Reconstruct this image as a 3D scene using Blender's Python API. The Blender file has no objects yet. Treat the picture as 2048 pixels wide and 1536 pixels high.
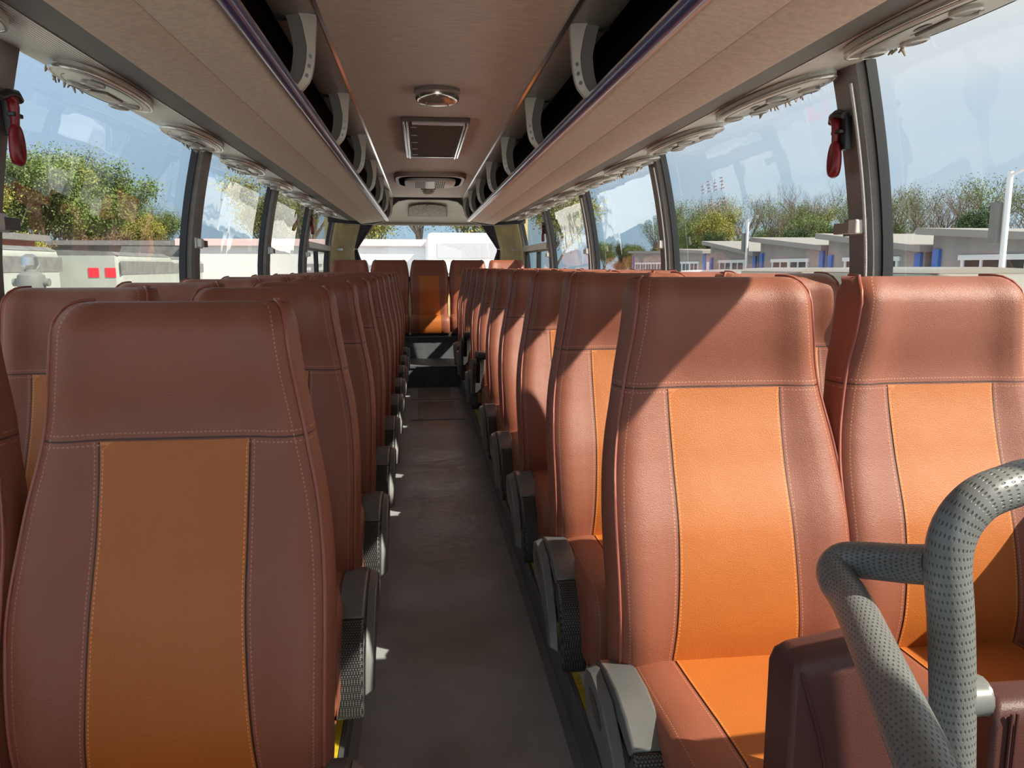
import bpy, math, random
from mathutils import Vector, Matrix
random.seed(7)
S = bpy.context.scene
COL = S.collection
PI = math.pi

# ------------------------------------------------------------------ camera
cd = bpy.data.cameras.new('camera')
cam = bpy.data.objects.new('camera', cd); COL.objects.link(cam)
cd.sensor_fit = 'HORIZONTAL'; cd.sensor_width = 36.0
cd.lens = 36.0 * 1546.0 / 2048.0
cd.clip_start = 0.02; cd.clip_end = 600
YAW, PIT = 0.1154, 0.1512
Fv = Vector((math.sin(YAW)*math.cos(PIT), math.cos(YAW)*math.cos(PIT), -math.sin(PIT)))
Rv = Vector((math.cos(YAW), -math.sin(YAW), 0.0)); Uv = Rv.cross(Fv)
cam.matrix_world = Matrix(((Rv.x, Uv.x, -Fv.x, -0.085), (Rv.y, Uv.y, -Fv.y, 0.0), (Rv.z, Uv.z, -Fv.z, 1.2), (0, 0, 0, 1)))
S.camera = cam

# ------------------------------------------------------------------ view
S.view_settings.view_transform = 'Standard'
S.view_settings.look = 'None'
S.view_settings.gamma = 1.0
S.view_settings.use_curve_mapping = False
S.view_settings.exposure = 0.0
S.cycles.max_bounces = 10; S.cycles.diffuse_bounces = 5; S.cycles.glossy_bounces = 4
S.cycles.transparent_max_bounces = 24; S.cycles.transmission_bounces = 6
S.cycles.caustics_reflective = False; S.cycles.caustics_refractive = False
S.cycles.sample_clamp_indirect = 6.0
S.cycles.use_denoising = True

# ------------------------------------------------------------------ sky and sun
w = bpy.data.worlds.new('world'); S.world = w; w.use_nodes = True
nt = w.node_tree; nt.nodes.clear()
N = nt.nodes.new; L = nt.links.new
out = N('ShaderNodeOutputWorld'); bg = N('ShaderNodeBackground')
tc = N('ShaderNodeTexCoord'); sep = N('ShaderNodeSeparateXYZ'); L(tc.outputs['Generated'], sep.inputs[0])
rampz = N('ShaderNodeValToRGB'); L(sep.outputs['Z'], rampz.inputs[0])
cr = rampz.color_ramp; cr.elements[0].position = 0.0; cr.elements[0].color = (0.40, 0.58, 0.70, 1)
cr.elements[1].position = 1.0; cr.elements[1].color = (1.5, 1.8, 2.3, 1)
for p, c in ((0.10, (0.42, 0.60, 0.78, 1)), (0.30, (0.50, 0.66, 0.90, 1)), (0.5, (0.9, 1.1, 1.4, 1))):
    e = cr.elements.new(p); e.color = c
mp = N('ShaderNodeMapping'); mp.inputs['Scale'].default_value = (1.0, 1.0, 4.0); L(tc.outputs['Generated'], mp.inputs[0])
no = N('ShaderNodeTexNoise'); no.inputs['Scale'].default_value = 2.2; no.inputs['Detail'].default_value = 6; L(mp.outputs[0], no.inputs[0])
# haze thickens to the sun side (x > 0) and above about ten degrees
m1 = N('ShaderNodeMath'); m1.operation = 'MULTIPLY_ADD'; L(sep.outputs['X'], m1.inputs[0]); m1.inputs[1].default_value = 0.85; m1.inputs[2].default_value = -0.22
m2 = N('ShaderNodeMath'); m2.operation = 'MULTIPLY_ADD'; L(sep.outputs['Z'], m2.inputs[0]); m2.inputs[1].default_value = 4.5; m2.inputs[2].default_value = -0.50
m3 = N('ShaderNodeMath'); m3.operation = 'ADD'; L(m1.outputs[0], m3.inputs[0]); L(m2.outputs[0], m3.inputs[1])
m4 = N('ShaderNodeMath'); m4.operation = 'MULTIPLY_ADD'; L(no.outputs[0], m4.inputs[0]); m4.inputs[1].default_value = 1.6; L(m3.outputs[0], m4.inputs[2])
m5 = N('ShaderNodeMath'); m5.operation = 'ADD'; L(m4.outputs[0], m5.inputs[0]); m5.inputs[1].default_value = -0.62; m5.use_clamp = True
mx = N('ShaderNodeMix'); mx.data_type = 'RGBA'; L(m5.outputs[0], mx.inputs[0]); L(rampz.outputs[0], mx.inputs[6]); mx.inputs[7].default_value = (0.80, 0.825, 0.83, 1)
# the half of the sky round the sun (ahead of the coach, y < 0) is the brighter one
m6 = N('ShaderNodeMath'); m6.operation = 'MULTIPLY_ADD'; L(sep.outputs['Y'], m6.inputs[0]); m6.inputs[1].default_value = -0.7; m6.inputs[2].default_value = 1.0
m7 = N('ShaderNodeMath'); m7.operation = 'MAXIMUM'; L(m6.outputs[0], m7.inputs[0]); m7.inputs[1].default_value = 1.0
L(mx.outputs[2], bg.inputs[0]); L(m7.outputs[0], bg.inputs[1]); L(bg.outputs[0], out.inputs[0])

sd = bpy.data.lights.new('sun', 'SUN'); sd.energy = 8.5; sd.angle = math.radians(0.6); sd.color = (1.0, 0.91, 0.76)
sun = bpy.data.objects.new('sun', sd); COL.objects.link(sun)
sun.rotation_euler = Vector((-1.0, 0.65, -1.04)).to_track_quat('-Z', 'Y').to_euler()

# daylight through the windscreen, behind the camera
ad = bpy.data.lights.new('windscreen_daylight', 'AREA'); ad.shape = 'RECTANGLE'; ad.size = 2.0; ad.size_y = 1.3
ad.energy = 7.5; ad.color = (0.95, 0.97, 1.0)
ao = bpy.data.objects.new('windscreen_daylight', ad); COL.objects.link(ao)
ao.location = (0, -2.35, 1.25); ao.rotation_euler = (math.radians(90), 0, 0)

# ------------------------------------------------------------------ helpers
class MB:
    def __init__(s): s.v = []; s.f = []; s.m = []; s.at = {}
    def add(s, vs, fs, mi=0):
        b = len(s.v); s.v += [tuple(v) for v in vs]
        for f in fs: s.f.append([b+i for i in f]); s.m.append(mi)
        return b
    def box(s, c, d, mi=0, M=None):
        x, y, z = d[0]/2, d[1]/2, d[2]/2
        vs = [Vector((a*x, b*y, e*z)) for a in (-1, 1) for b in (-1, 1) for e in (-1, 1)]
        if M: vs = [M @ v for v in vs]
        vs = [v+Vector(c) for v in vs]
        s.add(vs, [(0, 1, 3, 2), (4, 6, 7, 5), (0, 4, 5, 1), (2, 3, 7, 6), (0, 2, 6, 4), (1, 5, 7, 3)], mi)
    def bx(s, x0, x1, y0, y1, z0, z1, mi=0): s.box(((x0+x1)/2, (y0+y1)/2, (z0+z1)/2), (abs(x1-x0), abs(y1-y0), abs(z1-z0)), mi)
    def grid(s, rows, mi=0, flip=False):
        n = len(rows[0]); vs = [p for r in rows for p in r]; fs = []
        for i in range(len(rows)-1):
            for j in range(n-1):
                q = (i*n+j, i*n+j+1, (i+1)*n+j+1, (i+1)*n+j)
                fs.append(q[::-1] if flip else q)
        return s.add(vs, fs, mi)
    def loft(s, rings, mi=0, caps=True, flip=False):
        n = len(rings[0]); vs = [p for r in rings for p in r]; fs = []
        for i in range(len(rings)-1):
            for j in range(n):
                q = (i*n+j, i*n+(j+1) % n, (i+1)*n+(j+1) % n, (i+1)*n+j)
                fs.append(q[::-1] if flip else q)
        if caps:
            a = tuple(range(n)); b = tuple(range((len(rings)-1)*n, len(rings)*n))
            fs.append(a if flip else a[::-1]); fs.append(b[::-1] if flip else b)
        return s.add(vs, fs, mi)
    def tube(s, path, r, n=8, mi=0, caps=True):
        P = [Vector(p) for p in path]; rs = r if isinstance(r, (list, tuple)) else [r]*len(P)
        rings = []; up = None
        for i, p in enumerate(P):
            t = (P[min(i+1, len(P)-1)]-P[max(i-1, 0)]).normalized()
            if up is None: up = Vector((0, 0, 1)) if abs(t.z) < 0.9 else Vector((0, 1, 0))
            a = t.cross(up)
            if a.length < 1e-5: a = t.cross(Vector((1, 0, 0)))
            a.normalize(); b = a.cross(t); up = b
            rings.append([p+rs[i]*(a*math.cos(2*PI*k/n)+b*math.sin(2*PI*k/n)) for k in range(n)])
        s.loft(rings, mi, caps, flip=True)
    def prism(s, poly, axis, a, b, mi=0):
        def P(u, v, t): return {'x': (t, u, v), 'y': (u, t, v), 'z': (u, v, t)}[axis]
        n = len(poly); vs = [P(u, v, a) for u, v in poly]+[P(u, v, b) for u, v in poly]
        fs = [(i, (i+1) % n, n+(i+1) % n, n+i) for i in range(n)]+[tuple(range(n))[::-1], tuple(range(n, 2*n))]
        s.add(vs, fs, mi)
    def cyl(s, c, r, h, axis='z', n=24, mi=0, r2=None):
        c = Vector(c); r2 = r if r2 is None else r2
        A = {'x': (Vector((0, 1, 0)), Vector((0, 0, 1)), Vector((1, 0, 0))), 'y': (Vector((0, 0, 1)), Vector((1, 0, 0)), Vector((0, 1, 0))), 'z': (Vector((1, 0, 0)), Vector((0, 1, 0)), Vector((0, 0, 1)))}[axis]
        rings = [[c+A[2]*t+q*(A[0]*math.cos(2*PI*k/n)+A[1]*math.sin(2*PI*k/n)) for k in range(n)] for t, q in ((-h/2, r), (h/2, r2))]
        s.loft(rings, mi)
    def lathe(s, prof, c=(0, 0, 0), n=28, mi=0, sx=1, sy=1):
        rings = [[(c[0]+sx*r*math.cos(2*PI*k/n), c[1]+sy*r*math.sin(2*PI*k/n), c[2]+z) for k in range(n)] for r, z in prof]
        s.loft(rings, mi)
    def mesh(s, name, mats, smooth=None, recalc=True):
        me = bpy.data.meshes.new(name); me.from_pydata(s.v, [], s.f)
        for m in (mats if isinstance(mats, (list, tuple)) else [mats]): me.materials.append(m)
        for p, mi in zip(me.polygons, s.m): p.material_index = mi
        for k, vals in s.at.items():
            a = me.attributes.new(k, 'FLOAT', 'POINT'); a.data.foreach_set('value', vals)
        if recalc:
            import bmesh
            bm = bmesh.new(); bm.from_mesh(me); bmesh.ops.recalc_face_normals(bm, faces=bm.faces); bm.to_mesh(me); bm.free()
        if smooth:
            me.shade_smooth(); me.set_sharp_from_angle(angle=math.radians(smooth))
        me.update(); return me
    def build(s, name, mats, parent=None, smooth=None, bevel=0, recalc=True):
        return obj(name, s.mesh(name, mats, smooth, recalc), parent, bevel)

def obj(name, me, parent=None, bevel=0, loc=None):
    o = bpy.data.objects.new(name, me); COL.objects.link(o)
    if parent: o.parent = parent
    if loc: o.location = loc
    if bevel:
        b = o.modifiers.new('bevel', 'BEVEL'); b.width = bevel; b.segments = 2; b.limit_method = 'ANGLE'; b.angle_limit = math.radians(40)
    return o
def tag(o, label, cat, group=None, kind=None):
    o['label'] = label
    if cat: o['category'] = cat
    if group: o['group'] = group
    if kind: o['kind'] = kind
    return o
def struct(o): o['kind'] = 'structure'; return o
def thing(name, label, cat, loc=(0, 0, 0), rz=0, group=None):
    o = bpy.data.objects.new(name, None); COL.objects.link(o); o.empty_display_size = 0.1
    o.location = loc; o.rotation_euler = (0, 0, rz); return tag(o, label, cat, group)
def copy_tree(o, parent=None):
    c = o.copy(); COL.objects.link(c); c.parent = parent
    for ch in list(o.children): copy_tree(ch, c)
    return c
def place(proto, used, loc, label, rz=None, group=None):
    o = proto if not used else copy_tree(proto)
    o.location = loc
    if rz is not None: o.rotation_euler = (0, 0, rz)
    o['label'] = label
    if group: o['group'] = group
    return o
ORD = ['first', 'second', 'third', 'fourth', 'fifth', 'sixth', 'seventh', 'eighth', 'ninth', 'tenth', 'eleventh', 'twelfth']

def pw(z, pts):
    if z <= pts[0][0]: return pts[0][1]
    for i in range(len(pts)-1):
        (a, va), (b_, vb) = pts[i], pts[i+1]
        if z <= b_:
            def sl(j):
                if j <= 0 or j >= len(pts)-1: return 0.0
                return (pts[j+1][1]-pts[j-1][1])/(pts[j+1][0]-pts[j-1][0])
            h = b_-a; t_ = (z-a)/h
            return (2*t_**3-3*t_**2+1)*va+(t_**3-2*t_**2+t_)*h*sl(i)+(-2*t_**3+3*t_**2)*vb+(t_**3-t_**2)*h*sl(i+1)
    return pts[-1][1]
# ------------------------------------------------------------------ materials
def mat(name, col, rough=0.5, metal=0.0, spec=0.5, noise=0.0, nscale=8.0, bump=0.0, bscale=200.0, col2=None, stretch=None, emit=None, coat=0.0):
    m = bpy.data.materials.new(name); m.use_nodes = True; t = m.node_tree; b = t.nodes['Principled BSDF']
    b.inputs['Base Color'].default_value = (*col, 1); b.inputs['Roughness'].default_value = rough
    b.inputs['Metallic'].default_value = metal; b.inputs['Specular IOR Level'].default_value = spec
    b.inputs['Coat Weight'].default_value = coat
    tc = t.nodes.new('ShaderNodeTexCoord'); mp = t.nodes.new('ShaderNodeMapping'); t.links.new(tc.outputs['Object'], mp.inputs[0])
    if stretch: mp.inputs['Scale'].default_value = stretch
    if noise > 0 or col2:
        n = t.nodes.new('ShaderNodeTexNoise'); n.inputs['Scale'].default_value = nscale; n.inputs['Detail'].default_value = 5
        t.links.new(mp.outputs[0], n.inputs[0])
        r = t.nodes.new('ShaderNodeValToRGB'); t.links.new(n.outputs[0], r.inputs[0])
        c2 = col2 if col2 else tuple(max(0, c*(1-noise)) for c in col); c1 = col if col2 else tuple(c*(1+noise*0.6) for c in col)
        r.color_ramp.elements[0].position = 0.35; r.color_ramp.elements[0].color = (*c2, 1)
        r.color_ramp.elements[1].position = 0.65; r.color_ramp.elements[1].color = (*c1, 1)
        t.links.new(r.outputs[0], b.inputs['Base Color'])
    if bump > 0:
        n2 = t.nodes.new('ShaderNodeTexNoise'); n2.inputs['Scale'].default_value = bscale; n2.inputs['Detail'].default_value = 3
        t.links.new(mp.outputs[0], n2.inputs[0])
        bp = t.nodes.new('ShaderNodeBump'); bp.inputs['Strength'].default_value = bump; bp.inputs['Distance'].default_value = 0.002
        t.links.new(n2.outputs[0], bp.inputs['Height']); t.links.new(bp.outputs[0], b.inputs['Normal'])
    return m

def leather(name, col, seam=None, panel=True):
    """leather with grain; 'edge', 'pan', 'vz' attributes (metres) drive the seams and stitching"""
    m = bpy.data.materials.new(name); m.use_nodes = True; t = m.node_tree; b = t.nodes['Principled BSDF']; nn = t.nodes.new; ll = t.links.new
    b.inputs['Roughness'].default_value = 0.42; b.inputs['Specular IOR Level'].default_value = 0.5
    tc = nn('ShaderNodeTexCoord')
    n = nn('ShaderNodeTexNoise'); n.inputs['Scale'].default_value = 6; n.inputs['Detail'].default_value = 4; ll(tc.outputs['Object'], n.inputs[0])
    base = nn('ShaderNodeMix'); base.data_type = 'RGBA'; ll(n.outputs[0], base.inputs[0])
    base.inputs[6].default_value = (*[c*0.86 for c in col], 1); base.inputs[7].default_value = (*[c*1.12 for c in col], 1)
    def attr(k): a = nn('ShaderNodeAttribute'); a.attribute_name = k; return a.outputs['Fac']
    def M(op, a, c=None, d=None):
        q = nn('ShaderNodeMath'); q.operation = op
        for i, x in enumerate((a, c, d)):
            if x is None: continue
            if isinstance(x, (int, float)): q.inputs[i].default_value = x
            else: ll(x, q.inputs[i])
        return q.outputs[0]
    E = attr('edge'); Pn = attr('pan'); V = attr('vz'); U = attr('ux')
    def near(x, at, wd): return M('LESS_THAN', M('ABSOLUTE', M('SUBTRACT', x, at)), wd)
    def dash(x): return M('GREATER_THAN', M('FRACT', M('MULTIPLY', x, 150.0)), 0.42)
    st = M('MULTIPLY', near(E, 0.009, 0.0011), dash(V))
    st = M('MAXIMUM', st, M('MULTIPLY', near(Pn, 0.007, 0.0011), dash(V)))
    dk = near(Pn, 0.0, 0.0022)
    if seam is not None:
        st = M('MAXIMUM', st, M('MULTIPLY', M('MAXIMUM', near(V, seam+0.009, 0.0011), near(V, seam-0.008, 0.0011)), dash(U)))
        dk = M('MAXIMUM', dk, near(V, seam, 0.0016))
    c1 = nn('ShaderNodeMix'); c1.data_type = 'RGBA'; ll(dk, c1.inputs[0]); ll(base.outputs[2], c1.inputs[6]); c1.inputs[7].default_value = (*[c*0.25 for c in col], 1)
    c2 = nn('ShaderNodeMix'); c2.data_type = 'RGBA'; ll(st, c2.inputs[0]); ll(c1.outputs[2], c2.inputs[6]); c2.inputs[7].default_value = (min(1, col[0]*1.5+.05), col[1]*1.6+.05, col[2]*1.6+.04, 1)
    ll(c2.outputs[2], b.inputs['Base Color'])
    vo = nn('ShaderNodeTexNoise'); vo.inputs['Scale'].default_value = 620; vo.inputs['Detail'].default_value = 3; ll(tc.outputs['Object'], vo.inputs[0])
    n3 = nn('ShaderNodeTexNoise'); n3.inputs['Scale'].default_value = 9; n3.inputs['Detail'].default_value = 2; ll(tc.outputs['Object'], n3.inputs[0])
    seamh = M('MULTIPLY', M('MAXIMUM', dk, 0.0), -1.0)
    h = M('ADD', M('MULTIPLY', vo.outputs[0], 1.3), M('ADD', seamh, M('MULTIPLY', n3.outputs[0], 4.0)))
    bp = nn('ShaderNodeBump'); bp.inputs['Strength'].default_value = 0.55; bp.inputs['Distance'].default_value = 0.0013
    ll(h, bp.inputs['Height']); ll(bp.outputs[0], b.inputs['Normal'])
    return m

BROWN = (0.27, 0.087, 0.050); ORANGE = (0.47, 0.136, 0.024)
M_lb = leather('brown_leather', BROWN, seam=0.849)
M_lo = leather('orange_leather', ORANGE)
M_lb2 = leather('brown_leather_plain', BROWN)
M_pipe = mat('piping_leather', (0.33, 0.10, 0.07), 0.4)
M_shell = mat('dark_seat_shell', (0.035, 0.035, 0.037), 0.55)
M_arm = mat('grey_armrest_plastic', (0.115, 0.117, 0.115), 0.28, noise=0.12, nscale=10)
M_armside = mat('light_grey_side_plastic', (0.135, 0.137, 0.135), 0.36, noise=0.1, nscale=12)
M_black = mat('black_plastic', (0.012, 0.012, 0.013), 0.35)
M_leg = mat('light_grey_metal', (0.40, 0.41, 0.40), 0.4, metal=0.1, noise=0.15, nscale=14)
def weave(name):
    m = mat(name, (0.02, 0.02, 0.021), 0.32); t = m.node_tree; b = t.nodes['Principled BSDF']
    tc = t.nodes.new('ShaderNodeTexCoord'); mp = t.nodes.new('ShaderNodeMapping'); mp.inputs['Rotation'].default_value = (0, 0.0, 0.785)
    mp.inputs['Scale'].default_value = (1, 1, 1); t.links.new(tc.outputs['Object'], mp.inputs[0])
    ck = t.nodes.new('ShaderNodeTexVoronoi'); ck.inputs['Scale'].default_value = 230; t.links.new(mp.outputs[0], ck.inputs[0])
    ck.inputs['Randomness'].default_value = 0.0
    r = t.nodes.new('ShaderNodeValToRGB'); t.links.new(ck.outputs['Distance'], r.inputs[0])
    r.color_ramp.elements[0].position = 0.3; r.color_ramp.elements[0].color = (0.11, 0.11, 0.11, 1)
    r.color_ramp.elements[1].position = 0.5; r.color_ramp.elements[1].color = (0.012, 0.012, 0.012, 1)
    t.links.new(r.outputs[0], b.inputs['Base Color'])
    bp = t.nodes.new('ShaderNodeBump'); bp.inputs['Strength'].default_value = 0.6; bp.inputs['Distance'].default_value = 0.001; bp.invert = True
    t.links.new(ck.outputs['Distance'], bp.inputs['Height']); t.links.new(bp.outputs[0], b.inputs['Normal'])
    return m
M_weave = weave('woven_black_pad')
M_chrome = mat('chrome', (0.75, 0.75, 0.75), 0.12, metal=1.0)
M_steel = mat('brushed_steel', (0.55, 0.55, 0.55), 0.3, metal=1.0)
M_beige = mat('beige_rack_lining', (0.66, 0.56, 0.465), 0.62, noise=0.10, nscale=60, bump=0.25, bscale=500)
M_ceil = mat('taupe_ceiling_lining', (0.80, 0.69, 0.62), 0.48, noise=0.16, nscale=14, stretch=(1.2, 14, 1), bump=0.15, bscale=120)
M_navy = mat('navy_lacquered_rail', (0.035, 0.045, 0.15), 0.3, coat=0.3)
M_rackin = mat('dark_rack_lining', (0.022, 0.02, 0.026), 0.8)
M_val = mat('grey_brown_valance', (0.24, 0.205, 0.18), 0.35, noise=0.1)
M_channel = mat('dark_grey_duct', (0.115, 0.11, 0.105), 0.55, noise=0.1, bump=0.1)
def ribbed(name, col):
    m = mat(name, col, 0.32); t = m.node_tree; b = t.nodes['Principled BSDF']
    tc = t.nodes.new('ShaderNodeTexCoord'); wv = t.nodes.new('ShaderNodeTexWave'); wv.wave_type = 'BANDS'; wv.bands_direction = 'X'; wv.inputs['Scale'].default_value = 30
    t.links.new(tc.outputs['Object'], wv.inputs[0])
    bp = t.nodes.new('ShaderNodeBump'); bp.inputs['Strength'].default_value = 0.7; bp.inputs['Distance'].default_value = 0.003
    t.links.new(wv.outputs[0], bp.inputs['Height']); t.links.new(bp.outputs[0], b.inputs['Normal'])
    r = t.nodes.new('ShaderNodeValToRGB'); t.links.new(wv.outputs[0], r.inputs[0])
    r.color_ramp.elements[0].position = 0.05; r.color_ramp.elements[0].color = (*[c*0.5 for c in col], 1)
    r.color_ramp.elements[1].position = 0.3; r.color_ramp.elements[1].color = (*col, 1)
    t.links.new(r.outputs[0], b.inputs['Base Color'])
    return m
M_duct = ribbed('ribbed_silver_duct_panel', (0.72, 0.71, 0.66))
M_cons = mat('silver_grey_console', (0.42, 0.405, 0.37), 0.3, metal=0.25)
M_lens = mat('milky_lamp_lens', (0.22, 0.21, 0.19), 0.3)
M_noz = mat('dark_nozzle', (0.06, 0.057, 0.052), 0.3)
M_brk = mat('grey_bracket', (0.27, 0.26, 0.245), 0.38)
M_brk_l = mat('pale_bracket_edge', (0.55, 0.53, 0.49), 0.35)
M_pillar = mat('grey_brown_pillar', (0.20, 0.18, 0.17), 0.6, noise=0.12, nscale=20, bump=0.1)
M_rubber = mat('black_rubber', (0.01, 0.011, 0.014), 0.45)
M_wall = mat('grey_wall_lining', (0.25, 0.24, 0.22), 0.7, noise=0.1)
M_yellow = mat('mustard_wall_lining', (0.72, 0.60, 0.31), 0.5, noise=0.14, nscale=7)
M_cream = mat('cream_panel', (0.50, 0.45, 0.38), 0.35, noise=0.06)
M_whitepl = mat('off_white_plastic', (0.62, 0.60, 0.56), 0.4)
M_rope = mat('white_cord', (0.50, 0.48, 0.47), 0.6, bump=0.6, bscale=300)
M_red = mat('red_plastic', (0.22, 0.010, 0.018), 0.35)
M_curtain = mat('purple_grey_curtain', (0.075, 0.055, 0.07), 0.8, noise=0.2, nscale=40)
M_fringe = mat('straw_fringe', (0.35, 0.29, 0.21), 0.8, noise=0.4, nscale=60)
M_yellowstrip = mat('yellow_nosing', (0.50, 0.36, 0.015), 0.5, noise=0.25, nscale=40)
M_dkmetal = mat('dark_aluminium_edge', (0.22, 0.22, 0.23), 0.3, metal=0.7)
def floor_mat():
    m = bpy.data.materials.new('dark_vinyl_floor'); m.use_nodes = True; t = m.node_tree; b = t.nodes['Principled BSDF']; nn = t.nodes.new; ll = t.links.new
    tc = nn('ShaderNodeTexCoord'); sp = nn('ShaderNodeSeparateXYZ'); ll(tc.outputs['Object'], sp.inputs[0])
    n = nn('ShaderNodeTexNoise'); n.inputs['Scale'].default_value = 5; n.inputs['Detail'].default_value = 8; ll(tc.outputs['Object'], n.inputs[0])
    mp = nn('ShaderNodeMapping'); mp.inputs['Scale'].default_value = (6, 16, 1); ll(tc.outputs['Object'], mp.inputs[0])
    n2 = nn('ShaderNodeTexNoise'); n2.inputs['Scale'].default_value = 1.6; n2.inputs['Detail'].default_value = 9; n2.inputs['Distortion'].default_value = 2.2; ll(mp.outputs[0], n2.inputs[0])
    r = nn('ShaderNodeValToRGB'); ll(n.outputs[0], r.inputs[0])
    r.color_ramp.elements[0].position = .3; r.color_ramp.elements[0].color = (0.29, 0.30, 0.312, 1)
    r.color_ramp.elements[1].position = .75; r.color_ramp.elements[1].color = (0.41, 0.42, 0.43, 1)
    # worn, scuffed middle of the aisle
    def M(op, a, c=None, d=None, cl=False):
        q = nn('ShaderNodeMath'); q.operation = op; q.use_clamp = cl
        for i, x in enumerate((a, c, d)):
            if x is None: continue
            if isinstance(x, (int, float)): q.inputs[i].default_value = x
            else: ll(x, q.inputs[i])
        return q.outputs[0]
    ax = M('SUBTRACT', 1.0, M('MULTIPLY', M('ABSOLUTE', M('SUBTRACT', sp.outputs['X'], 0.02)), 4.2), cl=True)
    ay = M('SUBTRACT', 1.0, M('MULTIPLY', M('ABSOLUTE', M('SUBTRACT', sp.outputs['Y'], 4.6)), 0.55), cl=True)
    wr = M('MULTIPLY', M('MULTIPLY', ax, ay), 2.0, cl=True)
    sc = nn('ShaderNodeValToRGB'); ll(n2.outputs[0], sc.inputs[0]); sc.color_ramp.elements[0].position = .46; sc.color_ramp.elements[1].position = .6
    f = M('MULTIPLY', wr, sc.outputs[0])
    mx = nn('ShaderNodeMix'); mx.data_type = 'RGBA'; ll(f, mx.inputs[0]); ll(r.outputs[0], mx.inputs[6]); mx.inputs[7].default_value = (0.80, 0.76, 0.76, 1)
    ll(mx.outputs[2], b.inputs['Base Color'])
    rr = M('MULTIPLY_ADD', f, -0.08, 0.31); ll(rr, b.inputs['Roughness'])
    n4 = nn('ShaderNodeTexNoise'); n4.inputs['Scale'].default_value = 260; ll(tc.outputs['Object'], n4.inputs[0])
    bp = nn('ShaderNodeBump'); bp.inputs['Strength'].default_value = .35; bp.inputs['Distance'].default_value = .002; ll(M('ADD', n4.outputs[0], n2.outputs[0]), bp.inputs['Height']); ll(bp.outputs[0], b.inputs['Normal'])
    return m
M_floor = floor_mat()
M_step = mat('step_vinyl', (0.11, 0.12, 0.135), 0.45, noise=0.2, nscale=9, bump=0.2, bscale=200)
def glass_mat(name, tint, f0=0.06):
    m = bpy.data.materials.new(name); m.use_nodes = True; t = m.node_tree; t.nodes.clear(); nn = t.nodes.new; ll = t.links.new
    o = nn('ShaderNodeOutputMaterial'); tr = nn('ShaderNodeBsdfTransparent'); gl = nn('ShaderNodeBsdfGlossy'); mx = nn('ShaderNodeMixShader')
    # reflectance by the angle to the pane, the same from both of its sides
    ge = nn('ShaderNodeNewGeometry'); dt = nn('ShaderNodeVectorMath'); dt.operation = 'DOT_PRODUCT'; ll(ge.outputs['Incoming'], dt.inputs[0]); ll(ge.outputs['Normal'], dt.inputs[1])
    def M(op, a, c):
        q = nn('ShaderNodeMath'); q.operation = op
        for i, x in enumerate((a, c)):
            if isinstance(x, (int, float)): q.inputs[i].default_value = x
            elif x is not None: ll(x, q.inputs[i])
        return q.outputs[0]
    fr = M('ADD', M('MULTIPLY', M('POWER', M('SUBTRACT', 1.0, M('ABSOLUTE', dt.outputs['Value'], None)), 5.0), 1-f0), f0)
    n = nn('ShaderNodeTexNoise'); n.inputs['Scale'].default_value = 2.5; n.inputs['Detail'].default_value = 2; tc = nn('ShaderNodeTexCoord'); ll(tc.outputs['Object'], n.inputs[0])
    bp = nn('ShaderNodeBump'); bp.inputs['Strength'].default_value = 0.10; bp.inputs['Distance'].default_value = 0.02; ll(n.outputs[0], bp.inputs['Height']); ll(bp.outputs[0], gl.inputs['Normal'])
    tr.inputs[0].default_value = (*tint, 1); gl.inputs['Roughness'].default_value = 0.015; gl.inputs[0].default_value = (1, 1, 1, 1)
    ll(fr, mx.inputs[0]); ll(tr.outputs[0], mx.inputs[1]); ll(gl.outputs[0], mx.inputs[2]); ll(mx.outputs[0], o.inputs[0])
    return m
M_glass = glass_mat('side_window_glass', (0.95, 0.975, 0.975))
M_glass_b = glass_mat('rear_window_glass', (0.98, 0.99, 0.99))
M_foam = None
def foam():
    m = mat('grey_dimpled_foam', (0.165, 0.17, 0.165), 0.36); t = m.node_tree; b = t.nodes['Principled BSDF']; nn = t.nodes.new; ll = t.links.new
    def M(op, a, c=None, d=None):
        q = nn('ShaderNodeMath'); q.operation = op
        for i, x in enumerate((a, c, d)):
            if x is None: continue
            if isinstance(x, (int, float)): q.inputs[i].default_value = x
            else: ll(x, q.inputs[i])
        return q.outputs[0]
    def A(k): a = nn('ShaderNodeAttribute'); a.attribute_name = k; return a.outputs['Fac']
    U = M('MULTIPLY', A('ux'), 16.0); V = M('MULTIPLY', A('vz'), 118.0)
    par = M('MULTIPLY', M('FLOOR', M('MULTIPLY', M('FRACT', M('MULTIPLY', M('FLOOR', V), 0.5)), 2.0)), 0.5)
    fu = M('SUBTRACT', M('FRACT', M('ADD', U, par)), 0.5); fv = M('SUBTRACT', M('FRACT', V), 0.5)
    d = M('SQRT', M('ADD', M('MULTIPLY', fu, fu), M('MULTIPLY', fv, fv)))
    r = nn('ShaderNodeValToRGB'); ll(d, r.inputs[0]); r.color_ramp.elements[0].position = 0.11; r.color_ramp.elements[1].position = 0.27
    mx = nn('ShaderNodeMix'); mx.data_type = 'RGBA'; ll(r.outputs[0], mx.inputs[0]); mx.inputs[6].default_value = (0.075, 0.08, 0.078, 1); mx.inputs[7].default_value = (0.175, 0.18, 0.174, 1)
    ll(mx.outputs[2], b.inputs['Base Color'])
    bp = nn('ShaderNodeBump'); bp.inputs['Strength'].default_value = 0.7; bp.inputs['Distance'].default_value = 0.0012
    ll(r.outputs[0], bp.inputs['Height']); ll(bp.outputs[0], b.inputs['Normal'])
    return m
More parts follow.
